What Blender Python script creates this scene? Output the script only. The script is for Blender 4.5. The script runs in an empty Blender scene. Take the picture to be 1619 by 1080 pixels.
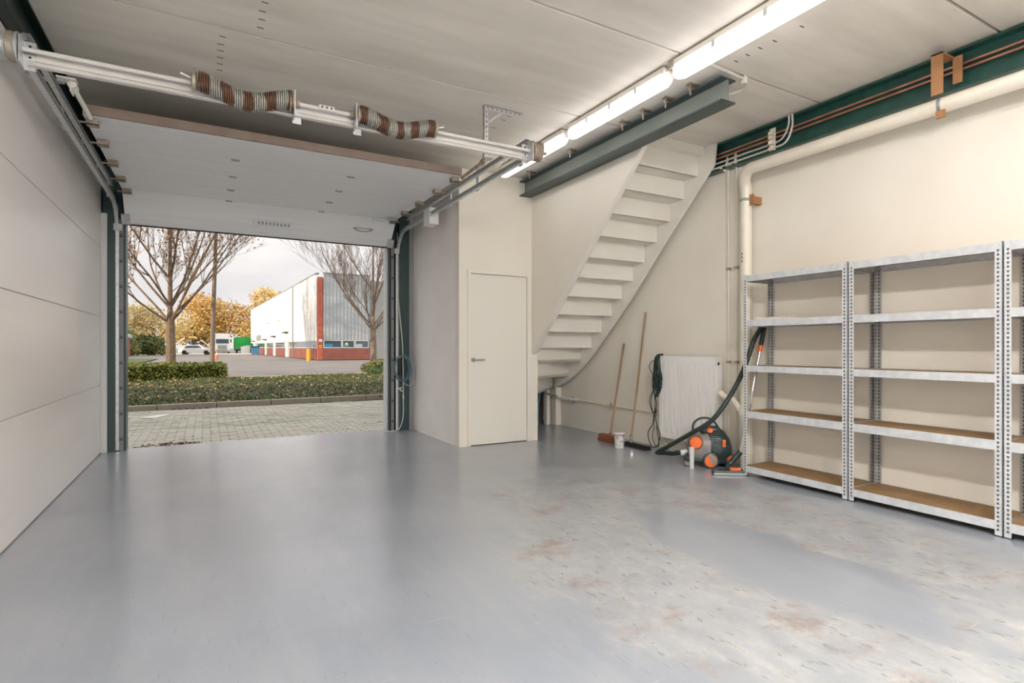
import bpy, math, random
from mathutils import Vector, Matrix
R_ = math.radians
sc = bpy.context.scene
COL = sc.collection

# ---------------------------------------------------------------- camera, sky, sun, exposure
cam_d = bpy.data.cameras.new('camera'); cam = bpy.data.objects.new('camera', cam_d); COL.objects.link(cam)
cam_d.sensor_width = 36; cam_d.lens = 36*872/1619; cam_d.shift_y = (548.5-540)/1619; cam_d.clip_end = 2000; cam_d.clip_start = .03
cam.location = (0, 0, 1.15); cam.rotation_euler = (R_(90), 0, R_(-29.06))
sc.camera = cam
EXPOSURE = 1.0
TUBE = 2.6
TUBE_FILL = 72.0  # strength of the unseen fill lamps behind the viewpoint
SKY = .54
sc.view_settings.view_transform = 'Standard'; sc.view_settings.look = 'None'
sc.view_settings.gamma = 1; sc.view_settings.use_curve_mapping = False; sc.view_settings.exposure = EXPOSURE
sun_d = bpy.data.lights.new('sun', 'SUN'); sun = bpy.data.objects.new('sun', sun_d); COL.objects.link(sun)
sun_d.energy = 2.0; sun_d.color = (1, .83, .62); sun_d.angle = R_(.6)
sun.rotation_euler = Vector((.90, .34, -.27)).to_track_quat('-Z', 'Y').to_euler(); sun.location = (-30, -10, 30)
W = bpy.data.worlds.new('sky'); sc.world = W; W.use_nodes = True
def world():
    t = W.node_tree; n = t.nodes; n.clear(); l = t.links.new
    tc = n.new('ShaderNodeTexCoord'); mp = n.new('ShaderNodeMapping'); mp.inputs['Scale'].default_value = (1, 1, 2.6)
    nz = n.new('ShaderNodeTexNoise'); nz.inputs['Scale'].default_value = 2.6; nz.inputs['Detail'].default_value = 7; nz.inputs['Roughness'].default_value = .55
    cr = n.new('ShaderNodeValToRGB'); e = cr.color_ramp.elements
    e[0].position = .34; e[0].color = (.70, .68, .68, 1); e[1].position = .66; e[1].color = (.93, .895, .87, 1)
    bg = n.new('ShaderNodeBackground'); bg.inputs['Strength'].default_value = SKY; o = n.new('ShaderNodeOutputWorld')
    l(tc.outputs['Generated'], mp.inputs['Vector']); l(mp.outputs[0], nz.inputs['Vector']); l(nz.outputs['Fac'], cr.inputs[0]); l(cr.outputs[0], bg.inputs['Color']); l(bg.outputs[0], o.inputs[0])
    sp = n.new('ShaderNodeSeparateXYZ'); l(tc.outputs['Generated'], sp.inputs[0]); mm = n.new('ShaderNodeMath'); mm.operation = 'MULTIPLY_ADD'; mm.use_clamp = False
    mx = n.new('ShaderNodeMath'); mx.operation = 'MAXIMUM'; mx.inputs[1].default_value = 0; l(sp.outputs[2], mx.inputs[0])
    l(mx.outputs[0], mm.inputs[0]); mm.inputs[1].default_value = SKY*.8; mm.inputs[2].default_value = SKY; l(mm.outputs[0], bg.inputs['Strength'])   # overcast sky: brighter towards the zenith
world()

# ---------------------------------------------------------------- helpers
random.seed(7)
class MB:
    def __init__(s): s.v = []; s.f = []
    def add(s, vs, fs):
        b = len(s.v); s.v += [tuple(p) for p in vs]; s.f += [tuple(b+i for i in f) for f in fs]; return s
    def box(s, a, b):
        x0, x1 = sorted((a[0], b[0])); y0, y1 = sorted((a[1], b[1])); z0, z1 = sorted((a[2], b[2]))
        return s.add([(x0,y0,z0),(x1,y0,z0),(x1,y1,z0),(x0,y1,z0),(x0,y0,z1),(x1,y0,z1),(x1,y1,z1),(x0,y1,z1)],
                     [(3,2,1,0),(4,5,6,7),(0,1,5,4),(1,2,6,5),(2,3,7,6),(3,0,4,7)])
    def obox(s, c, ax, ay, az):
        c, ax, ay, az = map(Vector, (c, ax, ay, az)); vs = []
        for k in (-1, 1):
            for i, j in ((-1,-1),(1,-1),(1,1),(-1,1)): vs.append(c+ax*i+ay*j+az*k)
        return s.add(vs, [(3,2,1,0),(4,5,6,7),(0,1,5,4),(1,2,6,5),(2,3,7,6),(3,0,4,7)])
    def bar(s, p, q, w, h, up=(0,0,1)):
        p, q = Vector(p), Vector(q); d = q-p; L = d.length; d.normalize(); u = Vector(up)
        sd = d.cross(u)
        if sd.length < 1e-4: sd = d.cross(Vector((1,0,0)))
        sd.normalize(); u = sd.cross(d)
        return s.obox((p+q)/2, d*L/2, sd*w/2, u*h/2)
    def prism(s, pts, vec):                        # closed polygon pushed along vec
        vec = Vector(vec); n = len(pts); a = [Vector(p) for p in pts]
        return s.add(a+[p+vec for p in a], [tuple(range(n))[::-1], tuple(range(n, 2*n))]+[(i, (i+1)%n, n+(i+1)%n, n+i) for i in range(n)])
    def tube(s, pts, r, n=8, caps=True):
        P = [Vector(p) for p in pts]; m = len(P); rr = r if isinstance(r, (list, tuple)) else [r]*m
        T = []
        for i in range(m):
            d = P[min(i+1, m-1)]-P[max(i-1, 0)]; T.append(d.normalized() if d.length > 1e-9 else Vector((0,0,1)))
        u = T[0].orthogonal().normalized(); vs = []
        for i in range(m):
            u = (u-T[i]*u.dot(T[i])); u = u.normalized() if u.length > 1e-6 else T[i].orthogonal().normalized()
            w = T[i].cross(u)
            for k in range(n):
                a = 2*math.pi*k/n; vs.append(P[i]+(u*math.cos(a)+w*math.sin(a))*rr[i])
        fs = [(i*n+k, i*n+(k+1)%n, (i+1)*n+(k+1)%n, (i+1)*n+k) for i in range(m-1) for k in range(n)]
        if caps: fs += [tuple(range(n))[::-1], tuple((m-1)*n+k for k in range(n))]
        return s.add(vs, fs)
    def lathe(s, prof, o, axis=(0,0,1), n=20):     # prof: (radius, height) up the axis
        ax = Vector(axis).normalized(); u = ax.orthogonal().normalized(); w = ax.cross(u); o = Vector(o); vs = []; m = len(prof)
        for r, h in prof:
            for k in range(n):
                a = 2*math.pi*k/n; vs.append(o+ax*h+(u*math.cos(a)+w*math.sin(a))*max(r, 1e-4))
        return s.add(vs, [(i*n+k, i*n+(k+1)%n, (i+1)*n+(k+1)%n, (i+1)*n+k) for i in range(m-1) for k in range(n)]+[tuple(range(n))[::-1], tuple((m-1)*n+k for k in range(n))])
    def ball(s, c, r, sub=10, sc_=(1,1,1)):
        m = sub//2+1; prof = []
        c = Vector(c); vs = []; n = sub
        for i in range(m+1):
            a = -math.pi/2+math.pi*i/m
            for k in range(n):
                b = 2*math.pi*k/n; vs.append((c.x+r*sc_[0]*math.cos(a)*math.cos(b), c.y+r*sc_[1]*math.cos(a)*math.sin(b), c.z+r*sc_[2]*math.sin(a)))
        return s.add(vs, [(i*n+k, i*n+(k+1)%n, (i+1)*n+(k+1)%n, (i+1)*n+k) for i in range(m) for k in range(n)])
    def xform(s, M): s.v = [tuple(M @ Vector(p)) for p in s.v]; return s
    def build(s, name, mat, parent=None, smooth=False, bevel=0, origin=None):
        if origin is None:
            if parent is not None: origin = wl(parent)
            else:
                xs = [p[0] for p in s.v]; ys = [p[1] for p in s.v]; zs = [p[2] for p in s.v]
                origin = Vector(((min(xs)+max(xs))/2, (min(ys)+max(ys))/2, min(zs)))
        O = Vector(origin)
        me = bpy.data.meshes.new(name); me.from_pydata([(p[0]-O.x, p[1]-O.y, p[2]-O.z) for p in s.v], [], s.f); me.update()
        me.materials.append(M[mat] if isinstance(mat, str) else mat)
        if smooth:
            me.polygons.foreach_set('use_smooth', [True]*len(me.polygons))
            try: me.set_sharp_from_angle(angle=R_(35))
            except Exception: pass
        o = bpy.data.objects.new(name, me); COL.objects.link(o)
        if parent is not None: o.parent = parent
        else: o.location = O
        if bevel:
            b = o.modifiers.new('b', 'BEVEL'); b.width = bevel; b.segments = 2; b.limit_method = 'ANGLE'
        return o
def wl(o):
    p = Vector((0,0,0))
    while o is not None: p += Vector(o.location); o = o.parent
    return p
def thing(name, label, cat, loc=(0,0,0), group=None):
    o = bpy.data.objects.new(name, None); COL.objects.link(o); o.location = loc; o.empty_display_size = .1
    o['label'] = label; o['category'] = cat
    if group: o['group'] = group
    return o
def tag(o, label, cat, group=None):
    o['label'] = label; o['category'] = cat
    if group: o['group'] = group
    return o
def struct(o, label=None, cat=None):
    o['kind'] = 'structure'
    if label: o['label'] = label
    if cat: o['category'] = cat
    return o
def stuff(o): o['kind'] = 'stuff'; return o
def dup(root, loc, label=None, group=None):
    r = root.copy(); COL.objects.link(r); r.location = loc
    if label: r['label'] = label
    if group: r['group'] = group
    def rec(a, b):
        for ch in list(kids(a)):
            c = ch.copy(); COL.objects.link(c); c.parent = b; rec(ch, c)
    rec(root, r); return r
def kids(a): return [o for o in COL.objects if o.parent is a]
def bez(pts, n=8):                                 # Catmull-Rom through the points
    P = [Vector(p) for p in pts]; P = [P[0]*2-P[1]]+P+[P[-1]*2-P[-2]]; out = []
    for i in range(1, len(P)-2):
        for k in range(n):
            t = k/n; a, b, c, d = P[i-1:i+3]
            out.append(.5*((2*b)+(c-a)*t+(2*a-5*b+4*c-d)*t*t+(3*b-a-3*c+d)*t**3))
    out.append(P[-2]); return out

# ---------------------------------------------------------------- materials
M = {}
def mat(name, col, rough=.6, metal=0, col2=None, nscale=6, stretch=(1,1,1), lo=.35, hi=.65, bump=0, bscale=60, bstretch=None, spec=.5, emit=0, alpha=1, trans=0, detail=5, coat=0):
    m = bpy.data.materials.new(name); m.use_nodes = True; t = m.node_tree; n = t.nodes; l = t.links.new
    b = n['Principled BSDF']; b.inputs['Roughness'].default_value = rough; b.inputs['Metallic'].default_value = metal
    b.inputs['Base Color'].default_value = (*col, 1); b.inputs['Specular IOR Level'].default_value = spec
    if coat: b.inputs['Coat Weight'].default_value = coat
    if emit: b.inputs['Emission Color'].default_value = (*col, 1); b.inputs['Emission Strength'].default_value = emit
    if alpha < 1: b.inputs['Alpha'].default_value = alpha
    if trans: b.inputs['Transmission Weight'].default_value = trans
    if col2 or bump: tc = n.new('ShaderNodeTexCoord')
    if col2:
        mp = n.new('ShaderNodeMapping'); mp.inputs['Scale'].default_value = stretch
        nz = n.new('ShaderNodeTexNoise'); nz.inputs['Scale'].default_value = nscale; nz.inputs['Detail'].default_value = detail
        cr = n.new('ShaderNodeValToRGB'); e = cr.color_ramp.elements; e[0].position = lo; e[1].position = hi; e[0].color = (*col, 1); e[1].color = (*col2, 1)
        l(tc.outputs['Object'], mp.inputs[0]); l(mp.outputs[0], nz.inputs['Vector']); l(nz.outputs['Fac'], cr.inputs[0]); l(cr.outputs[0], b.inputs['Base Color'])
    if bump:
        mp2 = n.new('ShaderNodeMapping'); mp2.inputs['Scale'].default_value = bstretch or (1,1,1)
        n2 = n.new('ShaderNodeTexNoise'); n2.inputs['Scale'].default_value = bscale; n2.inputs['Detail'].default_value = 4
        bp = n.new('ShaderNodeBump'); bp.inputs['Strength'].default_value = bump; bp.inputs['Distance'].default_value = .01
        l(tc.outputs['Object'], mp2.inputs[0]); l(mp2.outputs[0], n2.inputs['Vector']); l(n2.outputs['Fac'], bp.inputs['Height']); l(bp.outputs[0], b.inputs['Normal'])
    M[name] = m; return m
mat('wall_cream', (.80,.745,.64), .7, col2=(.845,.80,.70), nscale=1.6, lo=.3, hi=.7, bump=.12, bscale=180)
mat('wall_box', (.88,.83,.78), .7, col2=(.92,.885,.84), nscale=2, bump=.12, bscale=160)
mat('paint_cream', (.80,.765,.68), .5, col2=(.83,.80,.72), nscale=3)
mat('door_paint', (.81,.785,.70), .45)
mat('panel_white', (.85,.81,.785), .3, col2=(.80,.76,.735), nscale=1.3, stretch=(1,.5,3), lo=.35, hi=.7, bump=.05, bscale=9, bstretch=(1,.4,7), spec=.6)
mat('door_panel', (.84,.85,.85), .42, col2=(.79,.80,.80), nscale=2, stretch=(.4,14,1), lo=.3, hi=.7, bump=.18, bscale=6, bstretch=(.05,12,1))
mat('concrete', (.80,.755,.675), .85, col2=(.66,.62,.545), nscale=1.7, stretch=(.55,2.6,1), lo=.36, hi=.68, bump=.1, bscale=70, detail=9)
mat('concrete_dark', (.16,.15,.13), .9)
mat('green_steel', (.010,.055,.045), .35, col2=(.02,.085,.065), nscale=14, spec=.6, bump=.05)
mat('beam_steel', (.022,.045,.045), .32, col2=(.04,.065,.062), nscale=5, stretch=(1,.3,1), spec=.5, bump=.04, bscale=25)
mat('green_dark', (.004,.016,.013), .4, spec=.4)
mat('black', (.012,.013,.014), .5)
mat('rubber', (.02,.022,.022), .6)
mat('galv', (.60,.615,.62), .38, .75, col2=(.72,.73,.73), nscale=22, lo=.4, hi=.6, bump=.03)
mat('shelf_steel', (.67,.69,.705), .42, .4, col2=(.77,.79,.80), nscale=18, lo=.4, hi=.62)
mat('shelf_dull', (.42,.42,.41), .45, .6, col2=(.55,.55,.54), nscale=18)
mat('slot', (.12,.12,.12), .8)
mat('mdf', (.25,.145,.06), .75, col2=(.31,.185,.08), nscale=9, bump=.05, bscale=300)
mat('white_metal', (.80,.78,.74), .4, col2=(.70,.67,.63), nscale=5, stretch=(.5,1,1))
mat('old_metal', (.50,.44,.36), .5, .5, col2=(.36,.29,.22), nscale=20)
mat('rust_plate', (.42,.21,.09), .6, col2=(.36,.17,.07), nscale=12)
mat('end_strip', (.26,.19,.155), .6, col2=(.31,.235,.19), nscale=6)
mat('copper', (.62,.33,.22), .35, .7, col2=(.45,.20,.14), nscale=9)
mat('pvc_cream', (.83,.78,.66), .35, col2=(.79,.73,.60), nscale=4)
mat('conduit', (.66,.64,.58), .45)
mat('lamp_body', (.72,.68,.60), .5)
mat('lens', (.95,.94,.96), .25, spec=.5)
mat('radiator', (.84,.82,.78), .35)
mat('wood_handle', (.26,.155,.08), .5, col2=(.36,.23,.13), nscale=8, stretch=(1,1,.2))
mat('brush_red', (.30,.11,.045), .8, col2=(.20,.07,.03), nscale=30)
mat('chrome', (.75,.75,.75), .15, 1)
mat('orange', (.85,.16,.03), .4)
mat('vac_grey', (.20,.185,.175), .3, col2=(.27,.25,.24), nscale=8)
mat('vac_dark', (.025,.045,.045), .35, spec=.6)
mat('vac_hose', (.018,.03,.024), .45)
mat('clear', (.86,.84,.80), .2, spec=.6, alpha=.55)
mat('paint_can', (.78,.77,.74), .3, col2=(.45,.44,.43), nscale=26, lo=.45, hi=.6, spec=.7)
mat('can_lid', (.36,.12,.09), .5, col2=(.62,.40,.36), nscale=25)
mat('cable_green', (.008,.045,.032), .5)
mat('cable_black', (.012,.012,.014), .5)
mat('cable_white', (.72,.70,.66), .5)
mat('cable_blue', (.10,.19,.25), .4)
mat('cloth', (.82,.77,.68), .9, bump=.3, bscale=40)
mat('jamb_green', (.035,.07,.068), .4)
mat('jamb_grey', (.23,.25,.25), .5)
mat('frame_light', (.66,.68,.67), .4)
mat('grey_brush', (.40,.40,.39), .4, .5)
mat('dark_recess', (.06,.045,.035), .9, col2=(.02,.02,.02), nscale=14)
mat('pipe_blue', (.10,.22,.28), .4)
# outside
mat('paver', (.50,.475,.41), .85, col2=(.40,.40,.325), nscale=1.1, bump=.25, bscale=60)
mat('paver_b', (.55,.52,.46), .85, col2=(.46,.45,.38), nscale=1.4, bump=.25, bscale=60)
mat('joint', (.22,.22,.15), .95)
mat('kerbstone', (.40,.34,.29), .85, col2=(.33,.30,.24), nscale=5, bump=.2)
mat('soil', (.045,.065,.022), .95, col2=(.11,.075,.045), nscale=1.2)
mat('grass', (.055,.105,.028), .8, col2=(.12,.145,.045), nscale=.9)
mat('leaf_fallen', (.72,.53,.25), .8, col2=(.62,.34,.16), nscale=3)
mat('leaf_brown', (.20,.10,.05), .8)
mat('hedge', (.10,.14,.022), .7, col2=(.20,.20,.035), nscale=2.5)
mat('hedge_dark', (.02,.035,.01), .9)
mat('bark', (.28,.20,.125), .85, col2=(.16,.115,.08), nscale=7, bump=.4, bscale=30)
mat('web_steel_lit', (.15,.175,.155), .38, col2=(.20,.22,.19), nscale=2, spec=.6)  # same beam as the flanges; light caught by the web is in the colour
mat('bark_grey', (.22,.165,.13), .85, col2=(.30,.235,.19), nscale=7, bump=.3, bscale=30)
mat('leaf_rust', (.42,.22,.07), .7, col2=(.26,.14,.06), nscale=1)
mat('leaf_gold', (.66,.44,.12), .7, col2=(.78,.58,.24), nscale=.5)
mat('leaf_orange', (.58,.33,.09), .7, col2=(.66,.46,.16), nscale=.4)
mat('leaf_olive', (.50,.40,.15), .7, col2=(.68,.52,.25), nscale=.4)
mat('leaf_green', (.07,.11,.025), .7, col2=(.16,.17,.05), nscale=.5)
mat('asphalt', (.21,.195,.19), .9, col2=(.28,.26,.245), nscale=.6, bump=.3, bscale=8)
mat('far_ground', (.33,.31,.26), .9)
mat('cladding_white', (.82,.82,.81), .5)
mat('cladding_grey', (.40,.435,.465), .45, col2=(.46,.50,.52), nscale=1)
mat('brick_red', (.30,.11,.085), .8, col2=(.24,.09,.07), nscale=1.5)
mat('red_pillar', (.50,.13,.085), .6, col2=(.44,.12,.08), nscale=2)
mat('glass_dark', (.06,.10,.14), .08, spec=.9)
mat('grey_trim', (.30,.31,.31), .5)
mat('blue_bin', (.06,.22,.42), .5)
mat('white_paint', (.82,.82,.80), .4)
mat('green_tarp', (.03,.55,.10), .5, col2=(.02,.42,.08), nscale=.6)
mat('yellow', (.90,.62,.10), .5)
mat('bollard', (.90,.42,.03), .5)
mat('door_far', (.45,.50,.53), .5)
mat('road_white', (.75,.72,.66), .8)

def floor_mat():
    m = bpy.data.materials.new('floor_paint'); m.use_nodes = True; t = m.node_tree; n = t.nodes; l = t.links.new; b = n['Principled BSDF']
    tc = n.new('ShaderNodeTexCoord'); P = tc.outputs['Object']
    def noise(s, st=(1,1,1), d=6, rot=0, rough=.5):
        mp = n.new('ShaderNodeMapping'); mp.inputs['Scale'].default_value = st; mp.inputs['Rotation'].default_value = (0,0,rot); nz = n.new('ShaderNodeTexNoise')
        nz.inputs['Scale'].default_value = s; nz.inputs['Detail'].default_value = d; nz.inputs['Roughness'].default_value = rough; l(P, mp.inputs[0]); l(mp.outputs[0], nz.inputs['Vector']); return nz.outputs['Fac']
    def math_(op, a, b_=None, c=None):
        q = n.new('ShaderNodeMath'); q.operation = op
        for i, x in enumerate((a, b_, c)):
            if x is None: continue
            if isinstance(x, (int, float)): q.inputs[i].default_value = x
            else: l(x, q.inputs[i])
        return q.outputs[0]
    def ss(x, a, b_):
        q = n.new('ShaderNodeMapRange'); q.interpolation_type = 'SMOOTHSTEP'; q.inputs[1].default_value = a; q.inputs[2].default_value = b_; l(x, q.inputs[0]); return q.outputs[0]
    def mix(f, a, b_):
        q = n.new('ShaderNodeMix'); q.data_type = 'RGBA'; l(f, q.inputs['Factor']) if not isinstance(f, float) else q.inputs['Factor'].__setattr__('default_value', f)
        for k, x in (('A', a), ('B', b_)):
            s_ = [i for i in q.inputs if i.name == k and i.type == 'RGBA'][0]
            if isinstance(x, tuple): s_.default_value = (*x, 1)
            else: l(x, s_)
        return [o for o in q.outputs if o.type == 'RGBA'][0]
    sep = n.new('ShaderNodeSeparateXYZ'); l(P, sep.inputs[0]); X, Y = sep.outputs[0], sep.outputs[1]
    def ell(cx, cy, rx, ry):
        a = math_('DIVIDE', math_('SUBTRACT', X, cx), rx); c = math_('DIVIDE', math_('SUBTRACT', Y, cy), ry)
        return math_('SQRT', math_('ADD', math_('MULTIPLY', a, a), math_('MULTIPLY', c, c)))
    w1 = math_('MULTIPLY', math_('SUBTRACT', noise(1.5, d=4), .5), 1.1); w2 = math_('MULTIPLY', math_('SUBTRACT', noise(9, (1.6,.8,1), d=6, rough=.7), .5), .75)
    wob = math_('ADD', w1, w2)
    outer = math_('SUBTRACT', 1.0, ss(math_('ADD', ell(2.75, 2.0, 1.28, 2.15), wob), .80, 1.15))
    outer = math_('MULTIPLY', outer, math_('SUBTRACT', 1.0, ss(X, 3.95, 4.25)))
    inner = ss(math_('ADD', ell(2.66, 2.0, .36, .95), math_('MULTIPLY', wob, .8)), .92, 1.12)
    ring = math_('MULTIPLY', outer, inner)
    streak = ss(noise(6.5, (2.4,.9,1), d=12, rot=.6, rough=.78), .38, .64)
    worn = math_('MULTIPLY', ring, math_('ADD', math_('MULTIPLY', streak, .8), .15))
    base = mix(ss(noise(.9, d=5), .3, .7), (.275,.305,.35), (.34,.365,.40))
    base = mix(math_('MULTIPLY', ss(noise(2.2, (2,.5,1), d=9, rot=-.5, rough=.7), .42, .80), .42), base, (.46,.46,.46))
    chalk = mix(ss(noise(4, (1.5,1,1), d=7, rough=.7), .35, .65), (.50,.495,.47), (.355,.36,.35))
    c = mix(worn, base, chalk)
    c = mix(math_('MULTIPLY', ring, math_('MULTIPLY', ss(noise(2.3, (1,1.4,1), d=8, rot=.9, rough=.75), .50, .68), .72)), c, (.29,.21,.165))
    c = mix(math_('MULTIPLY', ring, ss(noise(13, (2,.8,1), d=4, rot=.5), .62, .655)), c, (.26,.29,.27))
    c = mix(math_('MULTIPLY', ss(noise(34, (3,.7,1), d=2, rot=-.4), .70, .715), .45), c, (.17,.16,.15))
    c = mix(math_('MULTIPLY', ss(noise(16, (6,.35,1), d=2, rot=.35), .70, .72), .45), c, (.17,.17,.165))
    c = mix(math_('MULTIPLY', ss(noise(11, (.4,5,1), d=2, rot=.7), .70, .72), .35), c, (.52,.53,.53))
    l(c, b.inputs['Base Color'])
    rg = math_('ADD', .283, math_('MULTIPLY', noise(3, (1,.6,1), d=7, rough=.65), .12)); rg = math_('ADD', rg, math_('MULTIPLY', worn, .35))
    l(rg, b.inputs['Roughness']); b.inputs['Specular IOR Level'].default_value = .8; b.inputs['Coat Weight'].default_value = .55; b.inputs['Coat Roughness'].default_value = .17
    bp = n.new('ShaderNodeBump'); bp.inputs['Strength'].default_value = .12; bp.inputs['Distance'].default_value = .004; l(noise(26, d=6, rough=.6), bp.inputs['Height']); l(bp.outputs[0], b.inputs['Normal'])
    M['floor'] = m
floor_mat()
def coil_mat():                                    # wire painted in brown bands
    m = bpy.data.materials.new('coil'); m.use_nodes = True; t = m.node_tree; n = t.nodes; l = t.links.new; b = n['Principled BSDF']
    tc = n.new('ShaderNodeTexCoord'); wv = n.new('ShaderNodeTexWave'); wv.inputs['Scale'].default_value = 2.6; wv.inputs['Distortion'].default_value = 2.6; wv.inputs['Detail Scale'].default_value = 2
    cr = n.new('ShaderNodeValToRGB'); e = cr.color_ramp.elements; e[0].position = .47; e[1].position = .56; e[0].color = (.17,.085,.05,1); e[1].color = (.42,.41,.36,1)
    l(tc.outputs['Object'], wv.inputs['Vector']); l(wv.outputs['Fac'], cr.inputs[0]); l(cr.outputs[0], b.inputs['Base Color']); b.inputs['Metallic'].default_value = .35; b.inputs['Roughness'].default_value = .45
    M['coil'] = m
coil_mat()

XL, XR, YF, ZC = -.99, 4.59, 7.5, 3.2
YB = -5.2
# ---------------------------------------------------------------- room shell
struct(MB().box((XL-.15,YB-.2,-.2),(XR+.12,YF+.07,0)).build('floor', 'floor', origin=(0,0,0)), 'blue grey painted concrete floor with a chalky worn patch', 'floor')
wallL = struct(MB().box((XL-.2,YB,0),(XL-.010,YF+.1,3.4)).build('wall_left', 'frame_light'), 'white sheet metal sandwich panel wall with flush joints', 'wall')
zs = [.006, .737, 1.477, 2.222, 2.955]
for i in range(4):
    MB().box((XL-.05, YB, zs[i]+.003), (XL, 7.40, zs[i+1]-.003)).build('wall_panel', 'panel_white', wallL, bevel=.002)
struct(MB().box((XR,YB,0),(XR+.12,YF+.1,3.4)).build('wall_right', 'wall_cream', origin=(0,0,0)), 'cream plastered wall behind the shelving', 'wall')
wb = MB(); wb.box((XL-.2,YB-.15,0),(XR+.12,YB,.25)); wb.box((XL-.2,YB-.15,3.0),(XR+.12,YB,3.4)); wb.box((XL-.2,YB-.15,.5),(XL+.3,YB,2.9)); wb.box((XR-.3,YB-.15,.5),(XR+.12,YB,2.9))  # wide opening added out of view to let in more daylight
struct(wb.build('wall_back', 'wall_cream'), 'unseen cream rear wall with a wide opening added for fill daylight', 'wall')
# front wall with the door opening
wf = MB(); wf.box((XL-.2,YF,0),(-.80,YF+.12,3.4)); wf.box((2.22,YF,0),(XR+.12,YF+.12,3.4)); wf.box((-.80,YF,2.56),(2.22,YF+.12,3.4))
struct(wf.build('wall_front', 'jamb_green'), 'dark green steel front wall around the open garage door', 'wall')
# closet box: side wall, front wall with door
struct(MB().box((2.53,5.9,0),(2.62,YF,ZC)).build('wall_closet_side', 'wall_box', origin=(0,0,0)), 'pinkish white wall between the garage door and the flush door', 'wall')
wd = MB(); wd.box((2.53,5.8,0),(2.635,5.9,ZC)); wd.box((2.635,5.8,2.035),(3.47,5.9,ZC)); wd.box((3.47,5.8,0),(3.585,5.9,1.09)); wd.box((3.47,5.8,1.09),(3.55,5.9,ZC))
struct(wd.build('wall_closet_front', 'wall_cream', origin=(0,0,0)), 'cream wall around the flush door', 'wall')
dr = thing('door_1', 'cream flush door with a black lever handle, closed', 'door', (3.05,5.8,0)); struct(dr)
MB().box((2.675,5.812,.008),(3.43,5.852,2.0)).build('leaf', 'door_paint', dr, bevel=.002)
fr = MB(); fr.box((2.635,5.785,0),(2.672,5.86,2.035)); fr.box((3.433,5.785,0),(3.47,5.86,2.035)); fr.build('door_frame', 'paint_cream', dr); MB().box((2.672,5.785,2.003),(3.433,5.86,2.035)).build('frame_head', 'paint_cream', dr)
hd = MB(); hd.lathe([(.026,0),(.026,.008)], (2.715,5.812,1.0), (0,-1,0), 20); hd.tube([(2.715,5.808,1.0),(2.715,5.77,1.0)], .009); hd.tube(bez([(2.715,5.77,1.0),(2.74,5.765,1.0),(2.84,5.765,1.0)],4), .009)
hd.build('handle', 'grey_brush', dr, smooth=True)
# stair side wall (runs above the diagonal)
sw = [(3.5,5.8,1.085),(3.5,3.62,3.2),(3.5,5.8,3.2)]
struct(MB().prism(sw, (.05,0,0)).build('wall_stair', 'wall_cream', origin=(0,0,0)), 'cream triangular wall beside the staircase', 'wall')
# recess under stairs
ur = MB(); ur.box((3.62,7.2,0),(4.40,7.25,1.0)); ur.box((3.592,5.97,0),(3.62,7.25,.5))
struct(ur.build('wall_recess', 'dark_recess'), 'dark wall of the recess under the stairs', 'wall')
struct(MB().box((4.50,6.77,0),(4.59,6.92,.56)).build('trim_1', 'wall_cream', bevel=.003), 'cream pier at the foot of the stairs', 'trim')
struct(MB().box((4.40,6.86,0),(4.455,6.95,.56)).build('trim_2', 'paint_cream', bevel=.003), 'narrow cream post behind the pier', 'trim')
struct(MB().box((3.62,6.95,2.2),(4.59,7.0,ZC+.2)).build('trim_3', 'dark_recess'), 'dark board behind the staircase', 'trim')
# ceiling
clg = MB(); clg.box((XL-.2,YB-.1,3.24),(3.5,YF+.1,3.42)); clg.box((3.5,YB-.1,3.24),(XR+.12,3.985,3.42))
ceil = struct(clg.build('ceiling', 'concrete_dark', origin=(0,0,0)), 'bare concrete plank ceiling with dark joints', 'ceiling')
y = 4.0-1.2*9
while y < 7.6:
    x1 = XR+.1 if y < 3.9 else 3.5
    
    MB().box((XL-.15, max(y, YB)+.009, ZC), (x1, min(y+1.2, 7.6)-.009, ZC+.05)).build('concrete_plank', 'concrete', ceil, bevel=.004)
    y += 1.2
hm = MB()
for x, y in [(.31,3.584),(.304,3.686),(.308,3.78),(.309,3.882),(.099,4.114),(.09,4.224),(.092,4.314),(.09,4.42),(.09,4.52),(.09,4.624),(2.355,4.396),(2.353,4.594),(3.336,2.184),(3.336,2.376),(3.326,2.48),(3.328,2.582),(3.33,2.679),(2.36,4.30)]:
    hm.box((x-.02, y-.004, ZC-.001), (x+.02, y+.004, ZC+.01))
hm.build('slot_marks', 'black', ceil)
# building around and above (shades the street)
sh = MB(); sh.box((-70,YB,-.1),(XL-.2,YF+.1,6.6)); sh.box((XL-.2,YB,3.43),(XR+.12,YF+.1,6.6)); sh.box((XR+.12,YB,-.1),(25,YF+.1,6.6))
struct(sh.build('wall_exterior', 'grey_trim'), 'row of units to which the garage belongs', 'wall')
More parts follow.
